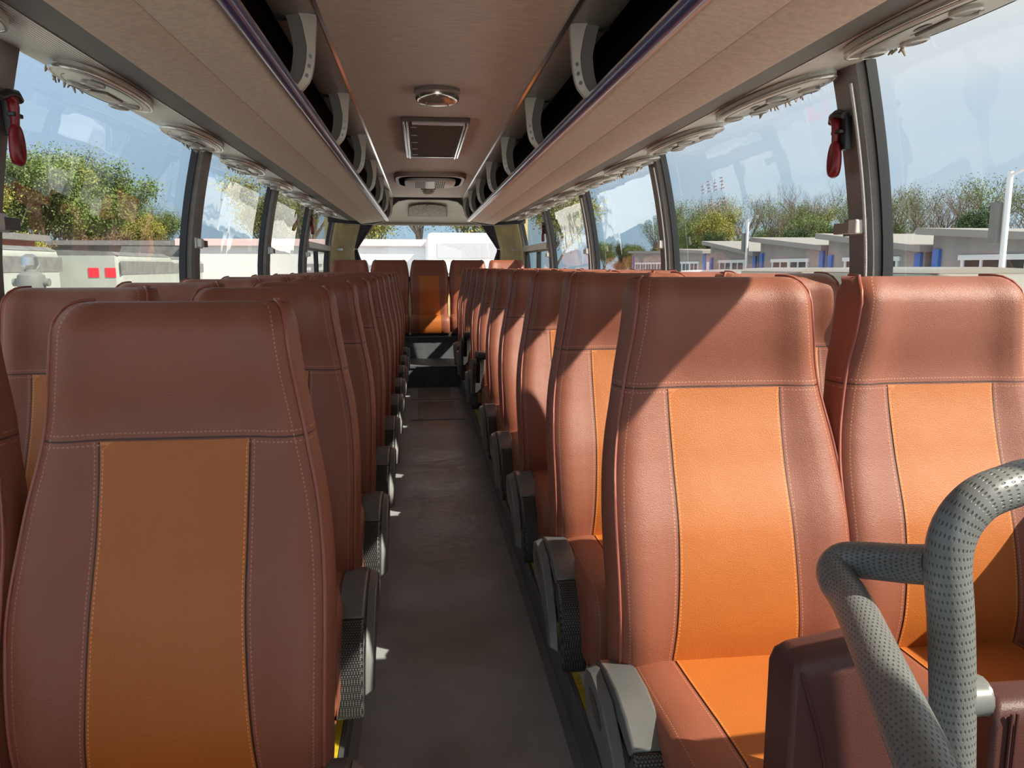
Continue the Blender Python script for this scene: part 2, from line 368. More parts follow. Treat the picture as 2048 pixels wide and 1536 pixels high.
def foam_tube(pts, rad, name, parent):
    path = smooth_path(pts); n = 24; b = MB(); b.tube(path, rad, n)
    U_, V_ = [], []; acc = 0
    for i, p in enumerate(path):
        if i: acc += (p-path[i-1]).length
        for k in range(n): U_.append(1.0-abs(2*k/n-1)); V_.append(acc)
    b.at = {'ux': U_, 'vz': V_}; return b.build(name, M_foam, parent, smooth=60)
M_foam = foam()

# ================================================================== COACH SHELL
Y0, Y1 = -2.4, 9.72          # front and rear end of the cabin
HW = 1.2
def wx(z):                    # half width of the inner window surface at height z
    if z <= 1.15: return HW
    t = (z-1.15)/0.62
    return HW - 0.10*t**1.6
# floor, platforms, steps
b = MB(); b.bx(-0.292, 0.292, Y0, 7.72, -0.05, 0.0); struct(b.build('floor', M_floor))
# risers of the side platforms (dark skirting with metal edge) and yellow nosing
for sgn, nm, pz in ((-1, 'left', 0.085), (1, 'right', 0.12)):
    b = MB(); b.bx(sgn*0.292, sgn*HW, Y0, 8.45, pz-0.06, pz); struct(b.build('floor_platform_'+nm, M_step))
    b = MB(); b.prism([(sgn*0.288, 0.0), (sgn*0.262, 0.0), (sgn*0.284, 0.012), (sgn*0.288, pz-0.002), (sgn*0.296, pz-0.002), (sgn*0.296, 0.0)], 'y', Y0, 7.72)
    struct(b.build('baseboard_'+nm, M_step))
    b = MB(); b.bx(sgn*0.283, sgn*0.294, Y0, 7.72, pz-0.004, pz+0.004); struct(b.build('trim_1', M_dkmetal))
    b = MB(); b.bx(sgn*0.296, sgn*0.322, Y0, 7.72, pz, pz+0.003); struct(b.build('trim_2', M_yellowstrip))
# steps up to the rear bench
b = MB(); b.bx(-0.31, 0.31, 7.72, 8.45, -0.05, 0.207); b.bx(-0.31, 0.31, 7.705, 7.73, 0.195, 0.209); struct(b.build('trim_3', M_step))
b = MB(); b.bx(-0.315, 0.315, 7.712, 7.74, 0.203, 0.211); struct(b.build('trim_4', M_dkmetal))
b = MB(); b.bx(-HW, HW, 8.45, Y1, -0.05, 0.44); struct(b.build('floor_rear_platform', M_step))
b = MB(); b.bx(-0.32, 0.32, 8.442, 8.47, 0.436, 0.444); struct(b.build('trim_5', M_dkmetal))
# trapdoors let into the aisle floor
for k, (ya, yb, lab) in enumerate(((6.02, 6.84, 'dark metal framed floor hatch in the aisle, nearer of the two'), (6.96, 7.64, 'dark metal framed floor hatch in the aisle at the foot of the steps'))):
    t = thing('floor_hatch', lab, 'hatch', (0.02, (ya+yb)/2, 0.001), 0, 'floor hatches in the aisle')
    h = (yb-ya)/2
    f = MB()
    f.bx(-0.215, -0.155, -h, h, 0, 0.006); f.bx(0.155, 0.215, -h, h, 0, 0.006); f.bx(-0.155, 0.155, -h, -h+0.02, 0, 0.006); f.bx(-0.155, 0.155, h-0.02, h, 0, 0.006)
    f.build('frame', mat('grey_vinyl_frame', (0.34, 0.355, 0.385), 0.4), t)
    f = MB(); f.bx(-0.150, 0.150, -h+0.026, h-0.026, 0, 0.004); f.build('lid', mat('grey_vinyl_lid', (0.23, 0.24, 0.26), 0.4, noise=0.15, nscale=9), t)
    f = MB()
    f.bx(-0.032, 0.032, -h+0.04, -h+0.055, 0.004, 0.009); f.build('latch', M_steel, t)
    for (sx, sy) in ((-1, -1), (1, -1), (-1, 1), (1, 1)):
        f = MB(); f.cyl((sx*0.135, sy*(h-0.045), 0.006), 0.007, 0.004, n=10); f.build('bolt', M_steel, t)

# ceiling
b = MB(); b.bx(-0.385, 0.385, Y0, 8.72, 1.945, 1.965); struct(b.build('ceiling', M_ceil))
b = MB()
prof = [(-1.30, 1.55), (-1.27, 1.9), (-1.1, 2.12), (-0.7, 2.22), (0, 2.26), (0.7, 2.22), (1.1, 2.12), (1.27, 1.9), (1.30, 1.55)]
inn = [(x*0.975, z-0.03) for x, z in prof]
# outer roof skin
rows = [[(x, y, z) for x, z in prof] for y in (Y0-0.1, Y1+0.1)]; rows2 = [[(x, y, z) for x, z in inn] for y in (Y0-0.1, Y1+0.1)]
b.v = []; b.f = []; b.m = []
prof2 = [(-1.24, 1.90), (-1.235, 1.95), (-1.1, 2.10), (-0.7, 2.20), (0, 2.24), (0.7, 2.20), (1.1, 2.10), (1.235, 1.95), (1.24, 1.90), (1.20, 1.90), (1.19, 1.94), (1.07, 2.06), (0.7, 2.15), (0, 2.19), (-0.7, 2.15), (-1.07, 2.06), (-1.19, 1.94), (-1.20, 1.90)]
b.prism(prof2, 'y', Y0-0.1, Y1+0.1); struct(b.build('ceiling_roof_skin', M_wall))

# side walls: lower lining, sill and the strip over the windows
SILL = 0.79; WT = 1.755
for sgn, nm in ((-1, 'left'), (1, 'right')):
    b = MB()
    b.bx(sgn*HW, sgn*(HW+0.06), Y0, Y1, -0.05, SILL)
    b.prism([(sgn*1.105, WT), (sgn*1.125, WT+0.005), (sgn*1.245, 1.90), (sgn*1.20, 1.90)], 'y', Y0, Y1)
    struct(b.build('wall_'+nm, M_wall))
    b = MB(); b.bx(sgn*(HW-0.035), sgn*(HW+0.01), Y0, Y1, SILL-0.03, SILL+0.012); struct(b.build('trim_6', M_channel, bevel=0.006))

# pillars: curved posts between the panes, black rubber lip at the glass
PIL = [0.25, 2.065, 3.88, 5.67, 7.48, 9.38]
zs = [0.80+0.95*k/14 for k in range(15)]
for sgn, nm in ((-1, 'left'), (1, 'right')):
    for k, py in enumerate([-1.56]+PIL):
        b = MB(); wdt = 0.115
        rings = []
        for z in zs:
            xg = wx(z)+0.02; xi = wx(z)-0.035
            pr = [(xg, py-0.005), (xi+0.012, py), (xi, py+0.014), (xi, py+wdt-0.014), (xi+0.012, py+wdt), (xg, py+wdt+0.005)]
            rings.append([(sgn*x, y, z) for x, y in pr])
        b.loft(rings); o = b.build('trim_7', M_pillar, smooth=40); struct(o)
        b = MB(); rings = []
        for z in zs:
            xg = wx(z)+0.03
            rings.append([(sgn*(xg-0.03), py-0.012, z), (sgn*xg, py-0.012, z), (sgn*xg, py-0.003, z), (sgn*(xg-0.03), py-0.003, z)])
        b.loft(rings); struct(b.build('trim_8', M_rubber, smooth=40))

# side panes
wn = 1
for sgn in (-1, 1):
    edges = [Y0]+[p+0.05 for p in [-1.56]+PIL]+[]
    for k in range(len(edges)-1):
        ya, yb = edges[k]+0.04, edges[k+1]-0.04
        if k == len(edges)-2: ztop_list = [(1.435, WT)]   # the last bay has a slider below
        else: ztop_list = [(SILL-0.01, WT+0.01)]
        for za, zb in ztop_list:
            b = MB(); zz = [za+(zb-za)*i/10 for i in range(11)]
            b.grid([[(sgn*(wx(z)+0.022), y, z) for z in zz] for y in (ya, yb)])
            struct(b.build('window_%d' % wn, M_glass, smooth=60, recalc=False)); wn += 1
# last bay on each side: pale bar, black uprights, sliding panes below
for sgn, side in ((-1, 'left'), (1, 'right')):
    yA, yB = 7.60, 9.38
    t = thing('sliding_window', 'small sliding window under a white bar, rear %s corner of the coach' % side, 'window', (0, 0, 0), 0, 'sliding windows')
    t['kind'] = 'structure'
    f = MB(); f.bx(sgn*1.135, sgn*1.20, yA, yB, 1.375, 1.435); f.build('crossbar', M_whitepl, t, bevel=0.005)
    f = MB()
    for yy in (yA+0.0, 8.42, 8.50, yB-0.03): f.bx(sgn*1.175, sgn*1.21, yy, yy+0.03, SILL, 1.375)
    f.bx(sgn*1.175, sgn*1.21, yA, yB, 1.355, 1.376)
    f.build('sash_frame', M_rubber, t)
    f = MB(); f.grid([[(sgn*1.20, yA, SILL), (sgn*1.20, yA, 1.37)], [(sgn*1.20, 8.48, SILL), (sgn*1.20, 8.48, 1.37)]]); f.build('pane', M_glass, t, recalc=False)
    f = MB(); f.grid([[(sgn*1.212, 8.46, SILL), (sgn*1.212, 8.46, 1.37)], [(sgn*1.212, yB, SILL), (sgn*1.212, yB, 1.37)]]); f.build('pane', M_glass, t, recalc=False)

# front of the coach (behind the camera) with its windscreen opening
b = MB(); b.bx(-1.25, 1.25, Y0-0.2, Y0-0.1, -0.3, 0.55); b.bx(-1.25, 1.25, Y0-0.2, Y0-0.1, 1.95, 2.2); struct(b.build('wall_front', M_wall))
# rear wall: mustard lining round the rear window
RW = Y1
b = MB()
outer = [(-1.2, 0.4), (1.2, 0.4), (1.2, 1.9), (-1.2, 1.9)]
# frame of quads round a six-sided opening
win = [(-0.80, 1.07), (0.80, 1.07), (0.90, 1.40), (0.77, 1.72), (-0.77, 1.72), (-0.90, 1.40)]
fy, by = RW, RW+0.06
def q(p): return (p[0], fy, p[1])
o_ = [(-1.24, 0.3), (1.24, 0.3), (1.24, 1.40), (1.24, 2.15), (-1.24, 2.15), (-1.24, 1.40)]
vs = [(x, fy, z) for x, z in win]+[(x, fy, z) for x, z in o_]+[(x, by, z) for x, z in win]+[(x, by, z) for x, z in o_]
fs = []
for i in range(6):
    j = (i+1) % 6
    fs += [(i, j, 6+j, 6+i), (12+i, 18+i, 18+j, 12+j), (i, 12+i, 12+j, j), (6+i, 6+j, 18+j, 18+i)]
b.add(vs, fs); struct(b.build('wall_back', M_yellow))
# mustard corner cladding on the sides, rounded post between slider and corner
for sgn in (-1, 1):
    b = MB(); rings = []
    for z in [0.8+0.95*k/10 for k in range(11)]:
        x = wx(z)
        rings.append([(sgn*(x+0.03), 9.40, z), (sgn*(x-0.045), 9.40, z), (sgn*(x-0.06), 9.44, z), (sgn*(x-0.055), 9.55, z), (sgn*(x-0.10), 9.66, z), (sgn*(x-0.24), 9.715, z), (sgn*(x-0.24), 9.73, z), (sgn*(x+0.03), 9.73, z)])
    b.loft(rings); struct(b.build('trim_9', M_yellow, smooth=50))
b = MB(); b.grid([[(-0.91, RW+0.03, 1.05), (-0.91, RW+0.03, 1.73)], [(0.91, RW+0.03, 1.05), (0.91, RW+0.03, 1.73)]]); struct(b.build('window_%d' % wn, M_glass_b, recalc=False)); wn += 1
b = MB(); b.bx(-0.85, 0.85, RW-0.05, RW, 1.02, 1.075); struct(b.build('trim_10', M_rubber, bevel=0.006))

# bulkhead over the rear window: dark frame following the racks, sloping cream panel with an oval door
b = MB()
fr = [(-1.16, 1.75), (-1.0, 1.705), (-0.76, 1.66), (-0.60, 1.664), (-0.50, 1.69), (-0.44, 1.74), (-0.41, 1.80), (-0.385, 1.87), (-0.33, 1.915), (-0.22, 1.935), (0.22, 1.935), (0.33, 1.915), (0.385, 1.87), (0.41, 1.80), (0.44, 1.74), (0.50, 1.69), (0.60, 1.664), (0.76, 1.66), (1.0, 1.705), (1.16, 1.75)]
lo = fr; hi = [(x, 2.14) for x, z in fr]
for y in (8.90, 8.98):
    b.grid([[(x, y, z) for x, z in lo], [(x, y, z) for x, z in hi]])
b.grid([[(x, 8.90, z) for x, z in lo], [(x, 8.98, z) for x, z in lo]])
struct(b.build('trim_11', mat('dark_bulkhead_frame', (0.10, 0.085, 0.075), 0.5), recalc=False))
b = MB()
rows = []
for i in range(9):
    t_ = i/8; y = 8.98+0.70*t_; z = 1.945-0.235*t_+0.03*math.sin(PI*t_)
    rows.append([(x, y, z) for x in [-1.16+2.32*k/16 for k in range(17)]])
b.grid(rows); b.bx(-1.1, 1.1, 9.66, 9.70, 1.69, 1.712)
struct(b.build('trim_12', M_cream, smooth=50))
t = thing('access_door', 'cream half oval access door with a small lock above the rear window', 'access door', (0.0, 9.33, 1.832))
def slope(u, v, o=0.0):  # u lateral, v down the slope
    return (u, v*0.94, -v*0.31-o)
b = MB(); pts = []
for k in range(29):
    a = PI*k/28; pts.append((0.225*math.cos(a), -0.17+0.0-0.0+(-0.13)*math.sin(a)+0.06))
outl = pts+[(-0.235, 0.13), (0.235, 0.13)]
inl = [(x*0.955, (y+0.02)*0.955-0.02) for x, y in outl]
n_ = len(outl)
b.add([slope(x, y, 0.006) for x, y in outl]+[slope(x, y, 0.006) for x, y in inl], [(i, (i+1) % n_, n_+(i+1) % n_, n_+i) for i in range(n_)])
b.build('rim', mat('dark_door_gap', (0.10, 0.08, 0.07), 0.6), t, recalc=False)
b = MB(); cpt = len(inl)
b.add([slope(x, y, 0.004) for x, y in inl]+[slope(0, 0.0, 0.012)], [(i, (i+1) % cpt, cpt) for i in range(cpt)]); b.build('door_leaf', mat('brownish_cream_door', (0.30, 0.25, 0.20), 0.5, noise=0.3, nscale=30), t, recalc=False)
b = MB(); c_ = slope(0, -0.19, 0.016); b.cyl(c_, 0.014, 0.02, 'y', 12); b.build('lock', M_steel, t)

# ================================================================== LUGGAGE RACKS
BY = [0.36, 1.41, 2.46, 3.51, 4.56, 5.61, 6.66, 7.71, 8.72]
for sgn, side in ((-1, 'left'), (1, 'right')):
    t = thing('luggage_rack', 'long overhead luggage rack with beige underside and navy rail along the %s side' % side, 'luggage rack', (0, 0, 0), 0, 'overhead luggage racks')
    def P(pts): return [(sgn*x, z) for x, z in pts]
    ya, yb = -1.9, 8.90
    b = MB(); b.prism(P([(0.462, 1.703), (0.596, 1.6815), (0.600, 1.6835), (0.604, 1.6805), (0.74, 1.664), (0.745, 1.674), (0.462, 1.716)]), 'y', ya, yb); b.build('underside_panel', M_beige, t, smooth=30)
    # rail: rounded navy section with a bright line
    b = MB(); ang = [k*2*PI/20 for k in range(20)]
    ring = [(sgn*(0.453+0.019*math.cos(a)), 1.716+0.020*math.sin(a)) for a in ang]
    b.prism(ring, 'y', ya, yb); b.build('rail', M_navy, t, smooth=60)
    b = MB(); b.prism(P([(0.459, 1.698), (0.468, 1.697), (0.468, 1.706), (0.459, 1.707)]), 'y', ya, yb); b.build('rail_lip', M_steel, t)
    b = MB(); b.prism(P([(0.4340, 1.718), (0.4365, 1.717), (0.4385, 1.726), (0.4360, 1.727)]), 'y', ya, yb); b.build('rail_highlight_strip', M_chrome, t)
    # dark interior
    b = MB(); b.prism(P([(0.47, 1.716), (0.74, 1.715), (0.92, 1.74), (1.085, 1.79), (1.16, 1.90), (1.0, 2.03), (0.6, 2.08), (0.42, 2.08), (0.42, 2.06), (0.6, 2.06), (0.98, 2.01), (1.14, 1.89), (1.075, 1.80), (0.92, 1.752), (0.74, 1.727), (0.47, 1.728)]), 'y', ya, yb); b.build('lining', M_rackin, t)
    # valance under the ceiling edge, bright strip
    b = MB(); b.prism(P([(0.372, 1.938), (0.384, 1.932), (0.470, 1.918), (0.50, 1.925), (0.50, 1.95), (0.385, 1.96)]), 'y', ya, yb); b.build('valance', M_val, t, smooth=30)
    b = MB(); b.prism(P([(0.366, 1.934), (0.376, 1.930), (0.378, 1.937), (0.368, 1.941)]), 'y', ya, yb); b.build('bright_strip', M_chrome, t)
    b = MB()
    for y in (2.9, 4.0, 5.1, 6.2): b.bx(sgn*0.78, sgn*0.785, y-0.42, y+0.42, 1.93, 1.938)
    b.build('light_cord', M_whitepl, t)
    # ends
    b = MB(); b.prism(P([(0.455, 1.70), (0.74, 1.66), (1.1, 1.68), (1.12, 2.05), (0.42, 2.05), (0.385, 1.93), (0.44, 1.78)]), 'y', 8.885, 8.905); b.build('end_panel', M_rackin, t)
    for y in BY:
        # curved arm: flared at the ceiling, narrowing to the rail, with a pale face turned towards the front
        prf = ((1.716, 0.430), (1.735, 0.412), (1.765, 0.398), (1.805, 0.390), (1.85, 0.386), (1.93, 0.381))
        n = 17; cen = []
        for k in range(n):
            z = 1.930-0.214*k/(n-1); cen.append((pw(z, prf), z))
        b = MB(); rings = []; f_ = MB(); fr_ = []
        for k, (x, z) in enumerate(cen):
            s_ = k/(n-1); fw = 0.050-0.030*min(1, s_*2.2)**0.7; gd = 0.040-0.004*s_; hw = 0.030-0.008*s_
            A = (sgn*x, y, z); B_ = (sgn*(x+fw), y-hw, z); C_ = (sgn*(x+fw+gd), y-hw*0.9, z+0.003); D = (sgn*(x+fw+gd), y+hw, z+0.003); E2 = (sgn*x, y+hw, z)
            rings.append([A, B_, C_, D, E2])
            fr_.append([(A[0]-sgn*0.0015, A[1]-0.002, z), (B_[0]-sgn*0.0015, B_[1]-0.002, z), (B_[0], B_[1]+0.001, z), (A[0], A[1]+0.002, z)])
        b.loft(rings); br = b.build('bracket', M_brk, t, smooth=35)
        f_.loft(fr_); f_.build('face', M_brk_l, br, smooth=50)
        for kk in (9, 11, 13):
            x, z = cen[kk]; b = MB(); b.cyl((sgn*(x+0.009), y-0.016, z), 0.0055, 0.008, 'y', 10); b.build('stud', M_steel, br)
        b = MB(); b.bx(sgn*0.384, sgn*0.50, y-0.002, y+0.002, 1.912, 1.930); b.build('joint', M_rackin, br)

    # duct with grey side and ribbed face under the rack, over the windows
    t2 = thing('air_duct', 'ribbed silver air duct with dark grey side under the %s luggage rack' % side, 'air duct', (0, 0, 0), 0, 'air ducts')
    b = MB(); b.prism(P([(0.742, 1.668), (0.76, 1.694), (0.872, 1.700), (0.872, 1.715), (0.75, 1.712)]), 'y', ya, 8.95); b.build('side_channel', M_channel, t2)
    b = MB(); b.prism(P([(0.870, 1.698), (0.98, 1.716), (1.09, 1.740), (1.099, 1.752), (1.099, 1.765), (0.870, 1.715)]), 'y', ya, 8.95); b.build('ribbed_panel', M_duct, t2)

# reading light consoles
def console_proto():
    t = thing('reading_light_console', '', 'reading light')
    # local: long axis y, x outboard, z down is negative ; lens outline
    n = 36; Lh = 0.295; Wh = 0.100
    def outline(s, z, k=1.0):
        r = []
        for i in range(n):
            a = 2*PI*i/n; y = Lh*k*s*math.cos(a); x = Wh*s*(abs(math.sin(a))**0.8)*(1 if math.sin(a) > 0 else -1)
            x += 0.018*math.cos(a)      # skewed lens
            r.append((x, y, z))
        return r
    b = MB(); b.loft([outline(1.0, 0.0), outline(1.0, -0.010), outline(0.96, -0.020), outline(0.90, -0.024), outline(0.55, -0.029)], caps=True); b.build('shell', M_cons, t, smooth=40)
    b = MB()
    rr = outline(0.985, -0.018); rr.append(rr[0]); b.tube(rr, 0.0042, 6, caps=False); b.build('rim', mat('bright_console_rim', (0.6, 0.58, 0.54), 0.2, metal=0.7), t, smooth=60)
    b = MB(); rr = outline(0.80, -0.0255); b.tube(rr[2:17], 0.0016, 5); b.tube(rr[20:34], 0.0016, 5); b.build('panel_gap', M_noz, t)
    b = MB(); b.box((0.0, 0.0, -0.0265), (0.068, 0.135, 0.006)); b.build('lamp_recess', M_noz, t)
    for sx, sy in ((-0.035, -0.17), (0.03, -0.10), (-0.02, 0.13), (0.035, 0.20)):
        b = MB(); b.lathe([(0.030, 0.0), (0.030, -0.010), (0.024, -0.013), (0.020, -0.006), (0.019, -0.004)], (sx, sy, -0.024), 20); nz = b.build('air_nozzle', M_cons, t, smooth=40)
        b = MB(); b.lathe([(0.0225, 0.0), (0.021, -0.0115), (0.008, -0.0135)], (sx, sy, -0.024), 16); b.build('nozzle_core', M_noz, nz, smooth=40)
    b = MB(); b.box((0, 0.0, -0.031), (0.058, 0.12, 0.008)); b.build('lamp_lens', M_lens, t, bevel=0.003)
    b = MB(); b.lathe([(0.024, 0), (0.022, -0.004)], (0.05, 0.0, -0.026), 16, sx=0.5, sy=1.2)
    b.build('call_button', M_noz, t)
    return t
cp = console_proto(); used = False
for sgn, side in ((-1, 'left'), (1, 'right')):
    for k in range(10 if sgn < 0 else 11):
        y = -0.18+0.875*k if sgn < 0 else -0.05+0.80*k
        lab = 'silver lens shaped reading light console above the %s windows, %s from the front' % (side, ORD[k])
        o = place(cp, used, (sgn*0.976, y, 1.716), lab, None, 'reading light consoles'); used = True
        o.rotation_euler = (0, -sgn*math.radians(11), 0)
        if sgn < 0: o.scale = (-1, 1, 1); o.rotation_euler = (0, math.radians(11), 0)

# fringe tufts left of the old curtains along the duct edge
def fringe(y0, y1, sgn, lab):
    b = MB(); nt_ = max(3, int((y1-y0)/0.013))
    for i in range(nt_):
        y = y0+(y1-y0)*(i+random.random()*0.6)/nt_; ln = random.uniform(0.016, 0.042); x = sgn*(1.095+random.uniform(-0.006, 0.006))
        b.tube([(x, y, 1.748), (x+random.uniform(-.004, .004), y+random.uniform(-.006, .006), 1.748-ln*0.6), (x+random.uniform(-.006, .006), y+random.uniform(-.01, .01), 1.748-ln)], [0.0035, 0.0045, 0.002], 5)
    tag(b.build('curtain_fringe', M_fringe, smooth=60), lab, 'fringe', 'remnants of curtain fringe', 'stuff')
fringe(2.36, 2.62, -1, 'frayed straw coloured fringe under the left duct beside the nearest hammer')
fringe(3.52, 3.85, -1, 'frayed straw coloured fringe under the left duct before the second pillar')
fringe(4.35, 4.75, -1, 'frayed fringe under the left duct behind the second pillar')
fringe(2.32, 2.74, 1, 'long frayed fringe under the right duct over the second window')
fringe(1.86, 1.93, 1, 'short tuft of fringe under the right duct over the nearest window')
fringe(4.15, 4.75, 1, 'frayed fringe under the right duct behind the second right pillar')

# ================================================================== CEILING FITTINGS
t = thing('dome_lamp', 'round clear dome lamp on the ceiling, nearest of the ceiling fittings', 'lamp', (-0.005, 3.47, 1.944))
b = MB(); b.lathe([(0.098, 0.0), (0.10, -0.012), (0.094, -0.018)], n=36); b.build('base', M_val, t, smooth=40)
b = MB(); b.lathe([(0.095, -0.016), (0.095, -0.034), (0.090, -0.046), (0.075, -0.055), (0.04, -0.0595), (0.001, -0.0605)], n=36)
b.build('dome', mat('chromed_lamp_cover', (0.62, 0.56, 0.51), 0.16, metal=0.8), t, smooth=50)
for s_ in (-1, 1):
    b = MB(); b.tube([(s_*(0.028+0.020*math.cos(a)), 0.055*math.sin(a), -0.0605+0.010*math.sin(a)**2) for a in [(-1.2+2.4*k/10) for k in range(11)]], 0.0028, 6)
    b.build('curved_rib', M_steel, t, smooth=60)
for s_ in (-1, 1):
    b = MB()
    for k in range(4): b.tube([(s_*0.055, -0.03+k*0.02, -0.052), (s_*0.082, -0.035+k*0.024, -0.042)], 0.002, 5)
    b.build('grille_ribs', M_steel, t)
t = thing('roof_hatch', 'dark rectangular roof hatch with chrome side rails hanging from the ceiling', 'roof hatch', (0.0, 4.70, 1.945))
b = MB(); b.bx(-0.175, 0.175, -0.62, 0.62, -0.022, 0.0); b.build('frame', mat('brown_hatch_frame', (0.16, 0.12, 0.10), 0.5), t, bevel=0.004)
b = MB(); b.bx(-0.128, 0.128, -0.575, 0.58, -0.030, -0.020); b.build('tinted_panel', mat('dark_brown_smoked_panel', (0.10, 0.075, 0.058), 0.75, spec=0.15), t)
for s_ in (-1, 1):
    b = MB(); b.bx(s_*0.140, s_*0.151, -0.60, 0.60, -0.044, -0.020); b.bx(s_*0.156, s_*0.168, -0.60, 0.60, -0.040, -0.020); b.build('side_rail', M_chrome, t, bevel=0.002)
b = MB(); b.bx(-0.14, 0.14, 0.585, 0.60, -0.036, -0.02); b.bx(-0.12, 0.14, -0.60, -0.59, -0.036, -0.02); b.build('cross_rail', M_chrome, t)
b = MB()
for k in range(5): b.bx(-0.128, -0.095, -0.5+k*0.25, -0.49+k*0.25, -0.033, -0.030)
b.build('hinges', M_steel, t)
t = thing('air_return_console', 'cream ceiling console with two perforated grilles and black slots near the rear', 'air console', (0.0, 6.82, 1.945))
b = MB(); out_ = []
for k in range(40):
    a = 2*PI*k/40; sx = abs(math.cos(a))**0.45*(1 if math.cos(a) > 0 else -1); sy = abs(math.sin(a))**0.45*(1 if math.sin(a) > 0 else -1); out_.append((0.30*sx, 0.46*sy))
b.loft([[(x, y, 0) for x, y in out_], [(x, y, -0.02) for x, y in out_], [(x*0.96, y*0.97, -0.034) for x, y in out_]]); b.build('frame', mat('cream_frame', (0.42, 0.36, 0.31), 0.35), t, smooth=40)
b = MB(); b.loft([[(x*0.88, y*0.84, -0.03) for x, y in out_], [(x*0.87, y*0.83, -0.037) for x, y in out_]]); b.build('recess', mat('matt_black_slot', (0.012, 0.01, 0.009), 1.0, spec=0.0), t)
b = MB(); b.loft([[(x*0.72, y*0.72, -0.03) for x, y in out_], [(x*0.71, y*0.71, -0.052) for x, y in out_], [(x*0.68, y*0.67, -0.058) for x, y in out_]]); b.build('centre_panel', M_whitepl, t, smooth=40)
for s_ in (-1, 1):
    b = MB(); b.bx(s_*0.085-0.042, s_*0.085+0.042, -0.27, 0.27, -0.0585, -0.055); g_ = b.build('grille', mat('matt_black_grille', (0.012, 0.01, 0.009), 1.0, spec=0.0), t)
    b = MB()
    for i in range(6): b.bx(s_*0.085+(i-2.5)*0.0165-0.003, s_*0.085+(i-2.5)*0.0165+0.003, -0.275, 0.275, -0.0600, -0.0575)
    for j in range(6): b.bx(s_*0.085-0.045, s_*0.085+0.045, (j-2.5)*0.11-0.017, (j-2.5)*0.11+0.017, -0.0602, -0.0577)
    b.build('grille_bars', M_whitepl, g_)
b = MB(); b.bx(-0.035, 0.035, -0.30, 0.30, -0.062, -0.056); b.build('badge_plate', mat('pale_badge', (0.45, 0.40, 0.37), 0.3), t)
t = thing('ceiling_handle', 'small white oval knob lamp behind the air console on the ceiling', 'lamp', (-0.005, 7.75, 1.944))
b = MB(); b.lathe([(0.072, 0.0), (0.070, -0.014), (0.05, -0.022)], n=24, sy=1.5); b.build('base', M_val, t, smooth=40)
b = MB(); b.tube([(-0.05, 0, -0.016), (-0.035, 0, -0.036), (0, 0, -0.042), (0.035, 0, -0.036), (0.05, 0, -0.016)], [0.014, 0.016, 0.016, 0.016, 0.014], 10); b.build('grip', M_whitepl, t, smooth=60)

